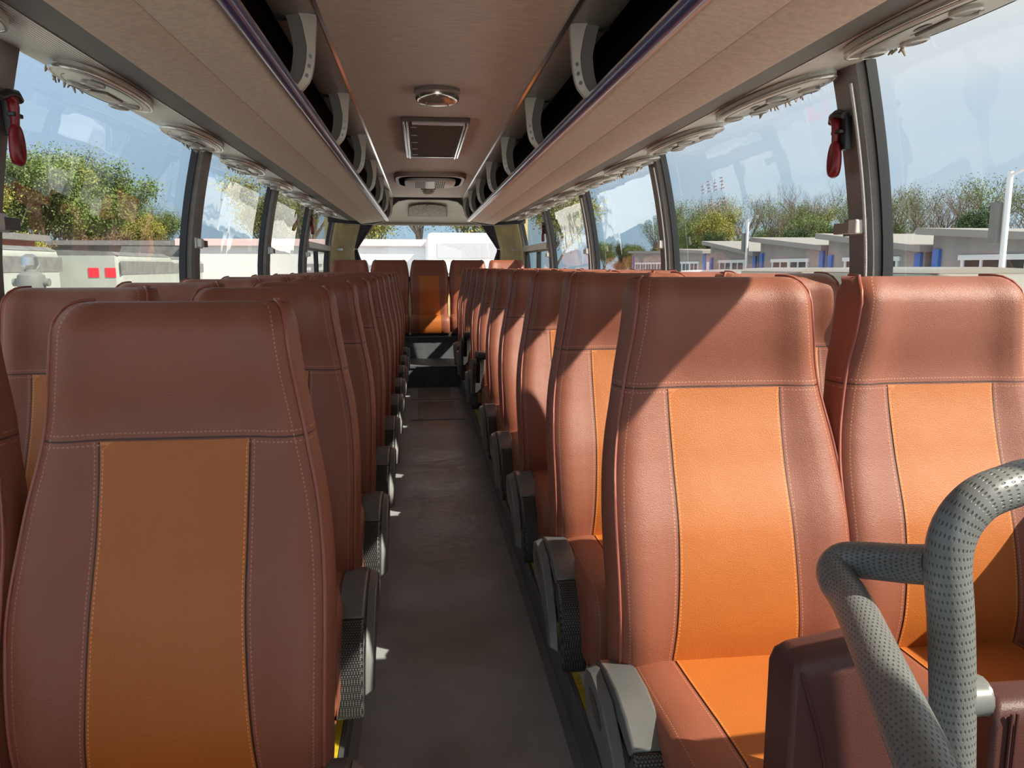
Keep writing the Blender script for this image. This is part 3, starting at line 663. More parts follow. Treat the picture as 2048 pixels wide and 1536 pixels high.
# ================================================================== SEATS
def seat_meshes(top=1.06, joint=0.345, hw=((0.28, .228), (0.345, .233), (0.50, .239), (0.62, .240), (0.74, .229), (0.85, .207), (0.97, .187), (1.06, .180)), seam=0.849, low=0.28):
    me = {}
    yfp = ((low, -0.012), (0.42, -0.030), (0.58, -0.004), (0.72, 0.052), (0.86, 0.092), (0.96, 0.088), (1.02, 0.090), (1.06, 0.10))
    k_ = (top-joint)/(1.06-0.345)
    def zz(z): return joint+(z-0.345)/k_     # back to the tall seat's profile
    def HWf(z): return pw(zz(z), hw)
    def YF(z): return pw(zz(z), yfp)
    TH = lambda z: pw(zz(z), ((0.30, .085), (0.55, .105), (0.80, .085), (0.95, .105), (1.06, .11)))
    NZ = 40; zl = [low+(top-0.05-low)*i/NZ for i in range(NZ+1)]
    R_ = 0.05
    us = [0, .18, .36, .5, .62, .73, .82, .89, .94, .975, 1.0]
    us = [-u for u in us[:0:-1]]+us
    def front(u, w, yf, zrel=None):
        s = abs(u); y = yf
        y += -0.014*math.exp(-((s-0.78)/0.16)**2)        # bolster
        if s > .86: q_ = (s-.86)/.14; y += 0.040*(1-math.sqrt(max(0, 1-q_*q_)))
        return (u*w, y)
    def ring(w, yf, th):
        r = [front(u, w, yf) for u in us]
        w2 = w; yb = yf+th
        r += [(w2, yf+0.060), (w2*0.995, yb-0.02), (w2*0.95, yb-0.004), (w2*0.5, yb+0.004), (0, yb+0.006), (-w2*0.5, yb+0.004), (-w2*0.95, yb-0.004), (-w2*0.995, yb-0.02), (-w2, yf+0.060)]
        return r
    b = MB(); rings = []; E_ = []; PN = []; VZ = []; UX = []
    def pan(z): return 0.113+0.010*max(0, (seam-z)/0.5)-0.006*math.sin(max(0, min(1, (seam-z)/0.5))*PI)
    def meta(z, w, zv):
        for i, u in enumerate(us):
            E_.append((1-abs(u))*w-0.016); PN.append(abs(u)*w-pan(z) if z <= seam else 1.0); VZ.append(zv); UX.append(u*w)
        for _ in range(9): E_.append(-1.0); PN.append(1.0); VZ.append(zv); UX.append(0)
    for z in zl:
        w = HWf(z); rings.append([(x, y, z) for x, y in ring(w, YF(z), TH(z))]); meta(z, w, z/seam*0.849)
    for a in (15, 30, 45, 60, 75, 88):
        a = math.radians(a); z = top-R_+R_*math.sin(a); c = 1-math.cos(a)
        w = HWf(z)-0.016*c-0.010*c*c; yf = YF(z)+R_*c; th = TH(z)-2*R_*c*0.95
        rings.append([(x, y, z) for x, y in ring(w, yf, max(th, 0.012))]); meta(z, w, z/seam*0.849)
    # edge piping rides a little proud of the top, as on the real covers
    b.loft(rings); b.at = {'edge': E_, 'pan': PN, 'vz': VZ, 'ux': UX}
    me['backrest'] = b.mesh('backrest', M_lb, smooth=55)
    # orange centre panel
    b = MB(); rows = []; E_ = []; PN = []; VZ = []; UX = []
    z0, z1 = joint-0.01, seam-0.003; nz = 44
    for i in range(nz+1):
        z = z0+(z1-z0)*i/nz; w = HWf(z); p = pan(z)-0.001; r = []
        for j in range(13):
            x = -p+2*p*j/12; s = x/w; r.append((x, front(s, w, YF(z))[1]-0.0032+0.0018*(abs(j-6)/6)**8, z))
            E_.append(1); PN.append(p-abs(x)+0.0035 if z < seam-0.012 else 0.0075); VZ.append(z if z < seam-0.012 else x); UX.append(x)
        rows.append(r)
    b.grid(rows); b.at = {'edge': E_, 'pan': PN, 'vz': VZ, 'ux': UX}
    me['orange_panel'] = b.mesh('orange_panel', M_lo, smooth=55)
    # piping: both sides and over the top corner
    for sg, nm in ((-1, 'piping_l'), (1, 'piping_r')):
        path = []
        for z in zl+[top-R_+R_*math.sin(math.radians(a)) for a in (25, 50, 72, 86)]:
            c = 0
            if z > top-R_: s_ = (z-(top-R_))/R_; c = 1-math.sqrt(max(0, 1-s_*s_))
            w = HWf(z)-0.016*c-0.01*c*c; yf = YF(z)+R_*c
            x, y = front(0.955, w, yf); path.append((sg*x, y-0.0015, z+0.001*(c > 0)))
        for a in (0.3, 0.6, 0.9): path.append((sg*(HWf(top)-0.026)*0.955, YF(top)+R_+0.05*a, top+0.0015))
        b = MB(); b.tube(path, 0.0034, 6); me[nm] = b.mesh('piping', M_pipe, smooth=60)
    # cushion following a path over the top and down the front
    def cpath(n=20):
        P_ = [(0.06, joint-0.02), (0.0, joint-0.004), (-0.10, joint-0.002), (-0.24, joint+0.004), (-0.34, joint+0.004)]
        for a in (20, 40, 60, 80): aa = math.radians(a); P_.append((-0.36-0.072*math.sin(aa), joint+0.004-0.075*(1-math.cos(aa))))
        P_ += [(-0.434, joint-0.11), (-0.428, joint-0.16), (-0.415, joint-0.18)]
        return P_
    CP = cpath(); cus = [0, .25, .45, .55, .65, .75, .85, .92, .97, 1.0]; cus = [-u for u in cus[:0:-1]]+cus; CW = 0.215
    arc = [0]
    for p_, q_ in zip(CP, CP[1:]): arc.append(arc[-1]+math.hypot(q_[0]-p_[0], q_[1]-p_[1]))
    def cpt(u, i, off=0.0):
        y, z = CP[i]; p0_, p1_ = CP[max(i-1, 0)], CP[min(i+1, len(CP)-1)]
        ty, tz = p1_[0]-p0_[0], p1_[1]-p0_[1]; l_ = math.hypot(ty, tz); ny, nz_ = tz/l_*1.0, -ty/l_
        s = abs(u); h = off+0.006*math.exp(-((s-.72)/.14)**2)
        if s > .88: q_ = (s-.88)/.12; h -= 0.03*(1-math.sqrt(max(0, 1-q_*q_)))
        return (u*CW, y+ny*h, z+nz_*h)
    b = MB(); rows = []; E_ = []; PN = []; VZ = []; UX = []
    for i in range(len(CP)):
        rows.append([cpt(u, i) for u in cus])
        for u in cus: E_.append((1-abs(u))*CW-0.012); PN.append(abs(u)*CW-0.118); VZ.append(arc[i]); UX.append(u*CW)
    b.grid(rows)
    # sides and bottom
    zb = joint-0.185
    for sg in (-1, 1):
        tr = [rows[i][0 if sg < 0 else -1] for i in range(len(CP))]; bt = [(p_[0]*0.985, p_[1], min(p_[2], zb)) for p_ in tr]
        bt = [(p_[0], p_[1], zb) for p_ in bt]
        b.grid([tr, bt])
        for _ in range(2*len(CP)): E_.append(-1); PN.append(1); VZ.append(0); UX.append(0)
    a_, c_ = rows[0], rows[-1]
    b.add([(-CW*0.985, CP[0][0], zb), (CW*0.985, CP[0][0], zb), (CW*0.985, CP[-1][0], zb), (-CW*0.985, CP[-1][0], zb)], [(0, 1, 2, 3)])
    for _ in range(4): E_.append(-1); PN.append(1); VZ.append(0); UX.append(0)
    b.at = {'edge': E_, 'pan': PN, 'vz': VZ, 'ux': UX}
    me['cushion'] = b.mesh('cushion', M_lb2, smooth=50, recalc=True)
    b = MB(); rows = []; E_ = []; PN = []; VZ = []; UX = []
    for i in range(1, len(CP)):
        r = []
        for j in range(9):
            x = -0.117+0.234*j/8; r.append(cpt(x/CW, i, 0.003-0.0015*(abs(j-4)/4)**8)); E_.append(1); PN.append(0.1175-abs(x)+0.0035); VZ.append(arc[i]); UX.append(x)
        rows.append(r)
    b.grid(rows); b.at = {'edge': E_, 'pan': PN, 'vz': VZ, 'ux': UX}
    me['cushion_panel'] = b.mesh('orange_strip', M_lo, smooth=55)
    return me

SM = seat_meshes()
def arm_parts(parent, side):
    """side = +1: armrest on the +x flank. Folded down, arched top, woven drop pad"""
    t = side; x0, x1 = t*0.200, t*0.262
    J = 0.345
    arm = MB()
    topp = [(0.02, J-0.012), (-0.05, J+0.004), (-0.12, J+0.006), (-0.19, J-0.006), (-0.245, J-0.030)]
    inn_ = [(-0.225, J-0.055), (-0.16, J-0.040), (-0.05, J-0.045), (0.02, J-0.05)]
    arm.prism(topp+inn_, 'x', x0, x1)
    a = arm.build('armrest', M_arm, parent, bevel=0.006, smooth=30)
    p = MB(); p.prism([(-0.245, J-0.030), (-0.285, J-0.075), (-0.315, J-0.14), (-0.330, J-0.215), (-0.325, J-0.235), (-0.300, J-0.238), (-0.285, J-0.18), (-0.255, J-0.10), (-0.225, J-0.055)], 'x', x0, x1)
    p.build('drop_pad', M_weave, a, bevel=0.007, smooth=30)
    s_ = MB(); xs = t*0.262; xo = t*0.284
    pl = [(0.03, J-0.06), (0.025, J-0.020), (-0.02, J-0.006), (-0.12, J-0.014), (-0.20, J-0.06), (-0.262, J-0.13), (-0.29, J-0.20), (-0.265, J-0.21), (-0.20, J-0.155), (-0.10, J-0.12), (0.0, J-0.115)]
    n = len(pl); cy_ = sum(q[0] for q in pl)/n; cz = sum(q[1] for q in pl)/n
    r1 = [(xs, y, z) for y, z in pl]; r2 = [(xo, cy_+(y-cy_)*0.94, cz+(z-cz)*0.90) for y, z in pl]
    s_.loft([r1, r2]); sh = s_.build('side_shell', M_armside, a, bevel=0.003, smooth=30)
    o = MB(); rg = [(xo+t*0.0008, -0.075+0.050*math.cos(k*PI/8)-0.006*math.sin(k*PI/8), J-0.055+0.016*math.sin(k*PI/8)-0.012*math.cos(k*PI/8)*-1) for k in range(16)]
    o.add(rg, [tuple(range(16))]); o.build('recess', M_noz, sh, recalc=False)
    g = MB(); g.bx(t*0.236, t*0.264, -0.235, -0.10, J-0.15, J-0.05); g.build('hinge_housing', M_black, a, bevel=0.006)
    bo = MB(); bo.cyl((t*0.266, -0.20, J-0.10), 0.009, 0.006, 'x', 10); bo.build('bolt', M_steel, a)
    return a
def make_seat(me, arm=0, base_h=0.345):
    t = thing('passenger_seat', '', 'seat', (0, 0, 0), 0, 'passenger seats')
    bk = obj('backrest', me['backrest'], t); obj('orange_panel', me['orange_panel'], bk)
    obj('piping', me['piping_l'], bk); obj('piping', me['piping_r'], bk)
    cu = obj('cushion', me['cushion'], t); obj('orange_strip', me['cushion_panel'], cu)
    zb = base_h-0.185
    b = MB(); b.bx(-0.20, 0.20, -0.40, 0.10, zb-0.03, zb+0.005); b.build('underframe', M_shell, t, bevel=0.005)
    for sx in (-0.165, 0.165):
        b = MB(); b.prism([(-0.34, zb-0.03), (-0.30, 0.02), (-0.36, 0.0), (0.0, 0.0), (-0.05, 0.03), (-0.10, zb-0.03)], 'x', sx-0.016, sx+0.016); b.build('leg', M_leg, t, bevel=0.004)
    if arm: arm_parts(t, arm)
    return t
pR = make_seat(SM, -1); pL = make_seat(SM, 1); pN = make_seat(SM, 0)
uR = uL = uN = False
def seat_label(side, pos, k):
    return 'brown leather seat with orange panel, %s side of the %s block, %s row back' % (pos, side, ORD[k])
LY = [1.275]+[1.385+0.697*i for i in range(1, 10)]
for k in range(10):
    yR = 1.47+0.697*k-0.13; yL = LY[k]-0.13
    jit = lambda a: random.uniform(-a, a)
    o = place(pR, uR, (0.4965, yR, 0.12), seat_label('right', 'aisle', k)); uR = True; o.rotation_euler = (jit(.006), 0, jit(.006))
    o = place(pN, uN, (0.9470, yR, 0.12), seat_label('right', 'window', k)); uN = True; o.rotation_euler = (jit(.006), 0, jit(.006))
    o = place(pL, uL, (-0.4930+(0.021 if k == 0 else 0), yL, 0.085), seat_label('left', 'aisle', k)); uL = True; o.rotation_euler = (jit(.006), 0, jit(.006))
    o = place(pN, True, (-0.9430, yL, 0.085), seat_label('left', 'window', k)); o.rotation_euler = (jit(.006), 0, jit(.006))
    if k in (6, 8):   # two right armrests stand upright
        pass
# upright armrests: turn the whole armrest of those seats about its hinge
rs = [o for o in COL.objects if o.name.startswith('passenger_seat') and 'aisle side of the right block' in o['label']]
for o in rs:
    if any(w_ in o['label'] for w_ in ('sixth', 'eighth')):
        for ch in o.children:
            if ch.name.startswith('armrest'):
                ch.rotation_euler = (math.radians(-72), 0, 0)
                pv = Vector((0, 0.0, 0.31)); ch.location = pv-ch.rotation_euler.to_matrix() @ pv
# rear bench of five
SMr = seat_meshes(top=0.83, joint=0.225, hw=((0.28, .208), (0.345, .214), (0.50, .217), (0.62, .214), (0.85, .180), (0.97, .160), (1.06, .148)), seam=0.66, low=0.20)
pB = make_seat(SMr, 0, base_h=0.225)
for i, (x, nm) in enumerate(((-0.88, 'at the far left by the curtain'), (-0.44, 'second from left'), (0.0, 'in the middle facing the aisle'), (0.44, 'second from right'), (0.88, 'far right by the mustard wall'))):
    o = place(pB, i > 0, (x, 8.80, 0.44), 'brown seat with orange panel on the rear bench, '+nm, None, 'rear bench seats')

# ================================================================== HAMMERS, CORDS, HOLDERS
def hammer_proto():
    t = thing('emergency_hammer', '', 'emergency hammer')
    # local: x = out from the pillar into the cabin, y along coach, z up; hangs below its head
    b = MB(); b.prism([(-0.02, 0.0), (0.03, 0.0), (0.035, -0.12), (-0.005, -0.12)], 'x', 0.0, 0.022); b.build('wall_bracket', M_black, t, bevel=0.003)
    b = MB(); b.tube([(0.02, -0.055, -0.012), (0.028, -0.03, 0.006), (0.03, 0.0, 0.010), (0.026, 0.032, -0.002)], [0.011, 0.015, 0.017, 0.013], 10); b.build('head', M_black, t, smooth=60)
    b = MB(); b.tube([(0.03, -0.035, -0.005), (0.03, -0.015, -0.008), (0.03, -0.008, -0.03), (0.03, -0.008, -0.07), (0.03, -0.010, -0.10)], [0.010, 0.015, 0.014, 0.0115, 0.010], 10)
    # loop grip
    lp = [(0.03, -0.008+0.0165*math.sin(a), -0.148+0.056*math.cos(a)) for a in [2*PI*k/24 for k in range(25)]]
    b.tube(lp, [0.0095+0.0055*math.sin(PI*k/24) for k in range(25)], 10, caps=False); b.build('handle', M_red, t, smooth=60)
    b = MB(); b.box((0.028, 0.0, -0.055), (0.02, 0.05, 0.014)); b.build('clip', M_black, t, bevel=0.003)
    return t
hp = hammer_proto()
for i, (x, y, z, sg, lab) in enumerate(((-1.105, 2.125, 1.612, -1, 'red window hammer in a black holder on the nearest left pillar'), (1.105, 2.125, 1.612, 1, 'red window hammer in a black holder on the nearest right pillar'),
        (-1.12, 7.54, 1.66, -1, 'small red window hammer on the far left pillar by the rear slider'), (1.12, 7.54, 1.60, 1, 'small red window hammer on the far right pillar by the rear slider'))):
    o = place(hp, i > 0, (x+0.0*sg, y, z), lab, None, 'window hammers'); o.rotation_euler = (0, 0, 0 if sg < 0 else PI); o.scale = (0.92, 0.92, 0.76)
# cord on the right pillars
for k, py in enumerate(PIL[1:4]):
    b = MB(); b.tube([(wx(z)-0.038, py+0.012, z) for z in [0.85+0.84*i/16 for i in range(17)]], 0.0048, 8)
    tag(b.build('pillar_cord', M_rope, smooth=60), 'white braided cord running down the %s right window pillar' % ('nearest', 'second', 'third')[k], 'cord', 'pillar cords')
# curtain tie-back holders
n_h = 0
for sgn, side in ((1, 'right'), (-1, 'left')):
    for k, py in enumerate(PIL[1:5]):
        t = thing('curtain_holder', 'beige plastic curtain holder on the %s %s window pillar' % (('nearest', 'second', 'third', 'fourth')[k], side), 'curtain holder', (sgn*(wx(1.3)-0.036), py+0.07, 1.31), 0, 'curtain holders')
        b = MB(); b.bx(-sgn*0.004, -sgn*0.030, -0.055, -0.015, -0.020, 0.020); b.build('clip_body', M_whitepl, t, bevel=0.004)
        b = MB(); b.bx(-sgn*0.006, -sgn*0.024, -0.015, 0.075, -0.018, 0.014); b.build('arm', M_val if sgn > 0 else M_channel, t, bevel=0.003)
        b = MB(); b.bx(sgn*0.002, -sgn*0.006, -0.06, 0.05, -0.024, 0.024); b.build('base_plate', M_whitepl if sgn < 0 else M_val, t)
# tie holders on the mustard corner
for sgn, side in ((-1, 'left'), (1, 'right')):
    t = thing('curtain_holder', 'small holder on the mustard wall beside the rear %s curtain' % side, 'curtain holder', (sgn*1.09, 9.66, 1.40), 0, 'curtain holders')
    b = MB(); b.bx(0, -sgn*0.07, -0.03, 0.0, -0.018, 0.018); b.build('clip_body', M_whitepl if sgn > 0 else M_steel, t, bevel=0.004)
    b = MB(); b.cyl((0, -0.01, 0), 0.02, 0.02, 'y', 12); b.build('rosette', M_whitepl, t)

# rear curtains, tied in at mid height
for sgn, side in ((-1, 'left'), (1, 'right')):
    b = MB(); rows = []
    for i in range(25):
        z = 1.72-0.74*i/24
        if z > 1.40: tt = (1.72-z)/0.32; inner = 0.64+0.215*tt; outer = 0.80+0.085*tt
        else: tt = (1.40-z)/0.42; inner = 0.855-0.15*tt; outer = 0.885-0.015*tt
        row = []
        for j in range(33):
            u = j/32; x = inner+(outer-inner)*u; y = 9.66-0.02*abs(math.sin(u*PI*5))-0.012*math.sin(u*7+z*6)
            row.append((sgn*x, y, z))
        rows.append(row)
    b.grid(rows); o = b.build('curtain', M_curtain, smooth=70); tag(o, 'dark purple pleated curtain tied back at the %s edge of the rear window' % side, 'curtain', 'rear window curtains')
    so = o.modifiers.new('thick', 'SOLIDIFY'); so.thickness = 0.004
    b = MB(); b.tube([(sgn*(0.87+0.025*math.cos(a)), 9.645+0.025*math.sin(a), 1.405) for a in [2*PI*k/12 for k in range(13)]], 0.006, 6, caps=False); b.build('tie_band', M_whitepl, o)

# grab rail padded with grey dimpled foam, front right
def smooth_path(pts, n=8):
    P_ = [Vector(p) for p in pts]; P_ = [2*P_[0]-P_[1]]+P_+[2*P_[-1]-P_[-2]]; r = []
    for i in range(1, len(P_)-2):
        for k in range(n):
            t_ = k/n; a, b_, c, d = P_[i-1], P_[i], P_[i+1], P_[i+2]
            r.append(0.5*((2*b_)+(c-a)*t_+(2*a-5*b_+4*c-d)*t_*t_+(3*b_-a-3*c+d)*t_**3))
    r.append(P_[-2]); return r
t = thing('grab_rail', 'grey dimpled foam padded grab rail at the front right', 'grab rail')
foam_tube([(0.155, 0.20, 0.875), (0.216, 0.36, 0.869), (0.247, 0.44, 0.866), (0.290, 0.55, 0.861), (0.350, 0.705, 0.855), (0.366, 0.765, 0.856), (0.376, 0.787, 0.862), (0.388, 0.788, 0.870), (0.402, 0.765, 0.878), (0.413, 0.72, 0.892), (0.418, 0.675, 0.908)], 0.0205, 'side_loop', t)
foam_tube([(0.47, 0.66, 0.12), (0.455, 0.66, 0.50), (0.437, 0.66, 0.74), (0.425, 0.66, 0.852), (0.416, 0.66, 0.914), (0.420, 0.66, 0.95), (0.440, 0.66, 0.977), (0.476, 0.665, 0.989), (0.53, 0.68, 0.992), (0.70, 0.70, 0.990), (1.02, 0.73, 0.985), (1.10, 0.73, 0.96), (1.12, 0.73, 0.88), (1.12, 0.73, 0.13)], 0.0212, 'main_hoop', t)
b = MB(); b.tube([(0.435, 0.66, 0.772), (0.466, 0.66, 0.773)], [0.019, 0.017], 16); b.cyl((0.452, 0.665, 0.772), 0.02, 0.034, 'x', 16); b.build('clamp', M_foam, t, smooth=50)
b = MB(); b.bx(0.462, 0.486, 0.72, 0.76, 0.60, 0.715); b.build('mounting_plate', M_leg, t, bevel=0.003)
# two padded leatherette blocks of the front partition
for i, (x0, x1, ztop, lab, tilt) in enumerate(((0.372, 0.52, 0.705, 'shade-darkened brown padded block behind the grab rail, left one', 0.17), (0.655, 0.95, 0.628, 'shade-darkened brown padded block right of the grab rail post', 0.0))):
    t = thing('padded_partition', lab, 'padded partition', (0, 0, 0), 0, 'padded partitions')
    b = MB(); rings = []
    n = 9
    for z in [0.13, 0.3, 0.5, ztop-0.03, ztop-0.012, ztop-0.003, ztop]:
        c = max(0, (z-(ztop-0.03))/0.03); ins = 0.022*(1-math.sqrt(max(0, 1-c*c)))
        r = []
        for (ux, uy) in ((0, 0), (0.5, 0), (1, 0), (1, 0.5), (1, 1), (0.5, 1), (0, 1), (0, 0.5)):
            x = x0+ins+(x1-x0-2*ins)*ux; y = 0.86+ins+(0.075-2*ins)*uy
            r.append((x, y, z+tilt*(x-x0)*(1 if z > 0.6 else 0)))
        rings.append(r)
    b.loft(rings); b.build('pad', mat('shade_darkened_leatherette', (0.085, 0.028, 0.024), 0.5, bump=0.3, bscale=400), t, bevel=0.006, smooth=40)  # brown lowered so the colour itself carries the shade from overhead
    b = MB()
    if i == 0: b.tube([(0.382, 0.858, ztop-0.012), (0.41, 0.857, ztop-0.10), (0.46, 0.857, 0.40), (0.47, 0.857, 0.2)], 0.0022, 6)
    else:
        for xx in (0.676, 0.684): b.tube([(xx, 0.857, ztop-0.01), (xx, 0.857, 0.2)], 0.0022, 6)
    b.build('seam', mat('dark_seam', (0.07, 0.02, 0.018), 0.6), t)
# paper boards lying in the right rack
for y0_, y1_, lab in ((3.05, 3.42, 'pale grey sheet leaning in the right luggage rack, nearer one'), (3.72, 4.40, 'pale grey sheet leaning in the right luggage rack, farther one')):
    b = MB(); M_ = Matrix.Rotation(math.radians(-30), 3, 'Y'); b.box((0.545, (y0_+y1_)/2, 1.795), (0.14, y1_-y0_, 0.010), M=M_)
    tag(b.build('folded_sheet', mat('pale_sheet', (0.30, 0.29, 0.29), 0.6, noise=0.3, nscale=12), bevel=0.002), lab, 'sheet', 'sheets in the rack')
# faint red strokes of a worn sticker on the second right pane
t = thing('window_sticker', 'worn faint red lettering sticker on the second right window', 'sticker')
for r_ in range(2):
    b = MB()
    for k in range(4):
        y = 3.42-0.075*k; z = 1.545-0.085*r_
        for s_ in range(4 if k % 2 else 3):
            dz = -0.022+0.014*s_; x = wx(z+dz)+0.016
            b.box((x, y, z+dz), (0.001, 0.030+0.012*((s_+k) % 2), 0.0028))
        b.box((wx(z)+0.016, y+0.004*(k % 3), z-0.004), (0.001, 0.0035, 0.055), M=Matrix.Rotation(0.1, 3, 'X'))
    b.build('faded_characters', mat('faded_red_print', (0.60, 0.42, 0.47), 0.6), t)

# ================================================================== OUTSIDE
GZ = -0.95
b = MB(); b.bx(-120, 120, -60, 220, GZ-0.1, GZ); struct(b.build('ground', mat('grey_asphalt_yard', (0.56, 0.55, 0.53), 0.85, noise=0.2, nscale=1.5)))
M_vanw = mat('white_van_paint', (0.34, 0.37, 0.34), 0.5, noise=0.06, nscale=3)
M_vang = mat('grey_roof_paint', (0.16, 0.165, 0.16), 0.5, noise=0.2, nscale=6)
M_vanbeige = mat('pale_beige_car_paint', (0.26, 0.25, 0.215), 0.3, coat=0.4)
M_dglass = mat('dark_car_glass', (0.03, 0.035, 0.038), 0.1)
M_tyre = mat('tyre_rubber', (0.02, 0.02, 0.02), 0.8)
def van(x, y, rz, ln, wd, h, paint, roofm, lab, cat='van', marks=False, corr=False, roofbox=False):
    t = thing('van' if cat == 'van' else 'truck', lab, cat, (x, y, GZ), rz, 'vehicles parked on the left' if x < 0 else 'vehicles parked on the right')
    # local: y along length
    b = MB(); hl = ln/2; hwd = wd/2
    prof = [(-hl, 0.35), (-hl, 0.95), (-hl+0.25, 1.1), (-hl+0.75, h-0.30), (-hl+1.1, h-0.12), (-hl+1.6, h-0.06), (hl-0.1, h-0.06), (hl, h-0.2), (hl, 0.35)] if cat == 'van' else [(-hl, 0.75), (-hl, h-0.05), (hl, h-0.05), (hl, 0.75)]
    rings = []
    for u in (-1, -0.93, 0.93, 1):
        k_ = 0.96 if abs(u) == 1 else 1.0
        rings.append([(u*hwd, y_*k_, 0.35+(z_-0.35)*k_) for y_, z_ in prof])
    b.loft(rings); b.build('body', paint, t, bevel=0.03, smooth=30)
    b = MB(); b.prism([(-hwd*0.97, h-0.08), (-hwd*0.85, h-0.01), (0, h+0.02), (hwd*0.85, h-0.01), (hwd*0.97, h-0.08)], 'y', -hl+1.4 if cat == 'van' else -hl, hl-0.1); b.build('roof', roofm, t, smooth=40)
    for s_ in (-1, 1):
        b = MB()
        if cat == 'van':
            n = 4; y_a = -hl+0.9
            for k in range(n):
                L_ = (hl-0.3-y_a)/n; b.bx(s_*(hwd-0.005), s_*(hwd+0.006), y_a+k*L_+0.04, y_a+(k+1)*L_-0.04, 1.15, h-0.38)
            b.build('windows', M_dglass, t)
        else:
            b.bx(s_*(hwd-0.005), s_*(hwd+0.012), -hl, hl, h-0.42, h-0.18); b.build('top_rail', M_vang, t)
            if corr:
                b = MB()
                for k in range(int(ln/0.12)): b.bx(s_*hwd, s_*(hwd+0.02), -hl+k*0.12, -hl+k*0.12+0.06, 0.75, h-0.5)
                b.build('corrugated_side', paint, t)
    if cat == 'van':
        b = MB(); b.add([(-hwd*0.88, -hl+0.27, 1.15), (hwd*0.88, -hl+0.27, 1.15), (hwd*0.85, -hl+0.72, h-0.36), (-hwd*0.85, -hl+0.72, h-0.36)], [(0, 1, 2, 3)]); b.build('windscreen', M_dglass, t, recalc=False)
    if marks:
        for xx in (hwd-0.47, hwd-0.18):
            b = MB(); b.bx(xx-0.09, xx+0.09, -hl-0.012, -hl, h-0.47, h-0.30); b.build('red_reflector', mat('red_reflector', (0.75, 0.03, 0.05), 0.4), t)
    if roofbox:
        b = MB(); b.prism([(-hwd*0.9, h), (-hwd*0.8, h+0.30), (hwd*0.8, h+0.30), (hwd*0.9, h)], 'y', -hl+0.3, hl-0.3); b.build('roof_box', M_vang, t)
    for s_ in (-1, 1):
        for yy in (-hl+0.8, hl-0.8):
            b = MB(); b.cyl((s_*(hwd-0.12), yy, 0.36), 0.36, 0.24, 'x', 20); b.build('wheel', M_tyre, t)
    return t
# left side: row of pale trucks and vans
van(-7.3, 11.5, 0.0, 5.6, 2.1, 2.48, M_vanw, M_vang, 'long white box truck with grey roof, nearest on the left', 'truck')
van(-6.50, 16.4, 0.0, 3.0, 2.0, 2.42, M_vanw, M_vang, 'white box truck with two red reflectors on its end, left side', 'truck', marks=True)
van(-7.3, 20.6, 0.0, 4.6, 2.2, 2.40, M_vanw, M_vang, 'white truck with dark top rail behind the one with red reflectors', 'truck')
van(-8.2, 28.0, 0.0, 6.5, 2.3, 2.45, M_vanw, M_vang, 'white corrugated container truck beyond the left box trucks', 'truck', corr=True, roofbox=True)
van(-10.5, 41.0, 0.0, 6.0, 2.3, 2.35, M_vanw, M_vang, 'white truck seen behind the second left pillar', 'truck', corr=True)
# standpipe by the nearest truck
t = thing('standpipe', 'grey metal standpipe with valve standing beside the nearest white truck', 'pipe', (-3.97, 8.32, GZ))
b = MB(); b.tube([(0, 0, 0), (0, 0, 2.13)], 0.055, 14); b.build('pipe', mat('galvanised_grey', (0.20, 0.22, 0.205), 0.5), t, smooth=60)
b = MB(); b.lathe([(0.07, 1.88), (0.12, 1.92), (0.13, 2.0), (0.12, 2.06), (0.07, 2.1)]); b.cyl((0, 0, 1.99), 0.04, 0.34, 'x', 12); b.build('valve', mat('galvanised_grey_dull', (0.17, 0.185, 0.175), 0.55), t, smooth=40)
b = MB(); b.lathe([(0.055, 2.12), (0.085, 2.16), (0.08, 2.24), (0.03, 2.27)]); b.build('cap', M_steel, t, smooth=40)
# yellow excavator far left
t = thing('excavator', 'yellow excavator standing among the vehicles far off on the left', 'excavator', (-13.5, 56.0, GZ))
M_exc = mat('yellow_machine_paint', (0.72, 0.40, 0.03), 0.45)
b = MB(); b.bx(-1.1, 1.1, -1.6, 1.6, 0.9, 2.0); b.build('house', M_exc, t, bevel=0.08)
b = MB(); b.bx(-1.1, -0.1, -1.5, -0.4, 2.0, 2.75); b.build('cab', M_dglass, t, bevel=0.05)
b = MB(); b.tube([(0.3, -1.4, 1.6), (0.3, -2.6, 2.9), (0.3, -4.0, 2.4), (0.3, -4.3, 1.0)], [0.22, 0.25, 0.2, 0.15], 6); b.build('arm', M_exc, t)
b = MB(); b.prism([(-4.8, 0.9), (-4.0, 1.0), (-3.9, 0.3), (-4.6, 0.2)], 'x', -0.1, 0.7); b.build('bucket', M_black, t)
for s_ in (-1, 1):
    b = MB(); b.prism([(-1.7, 0.45), (-1.4, 0.05), (1.4, 0.05), (1.7, 0.45), (1.4, 0.85), (-1.4, 0.85)], 'x', s_*0.6, s_*1.2); b.build('track', M_black, t)
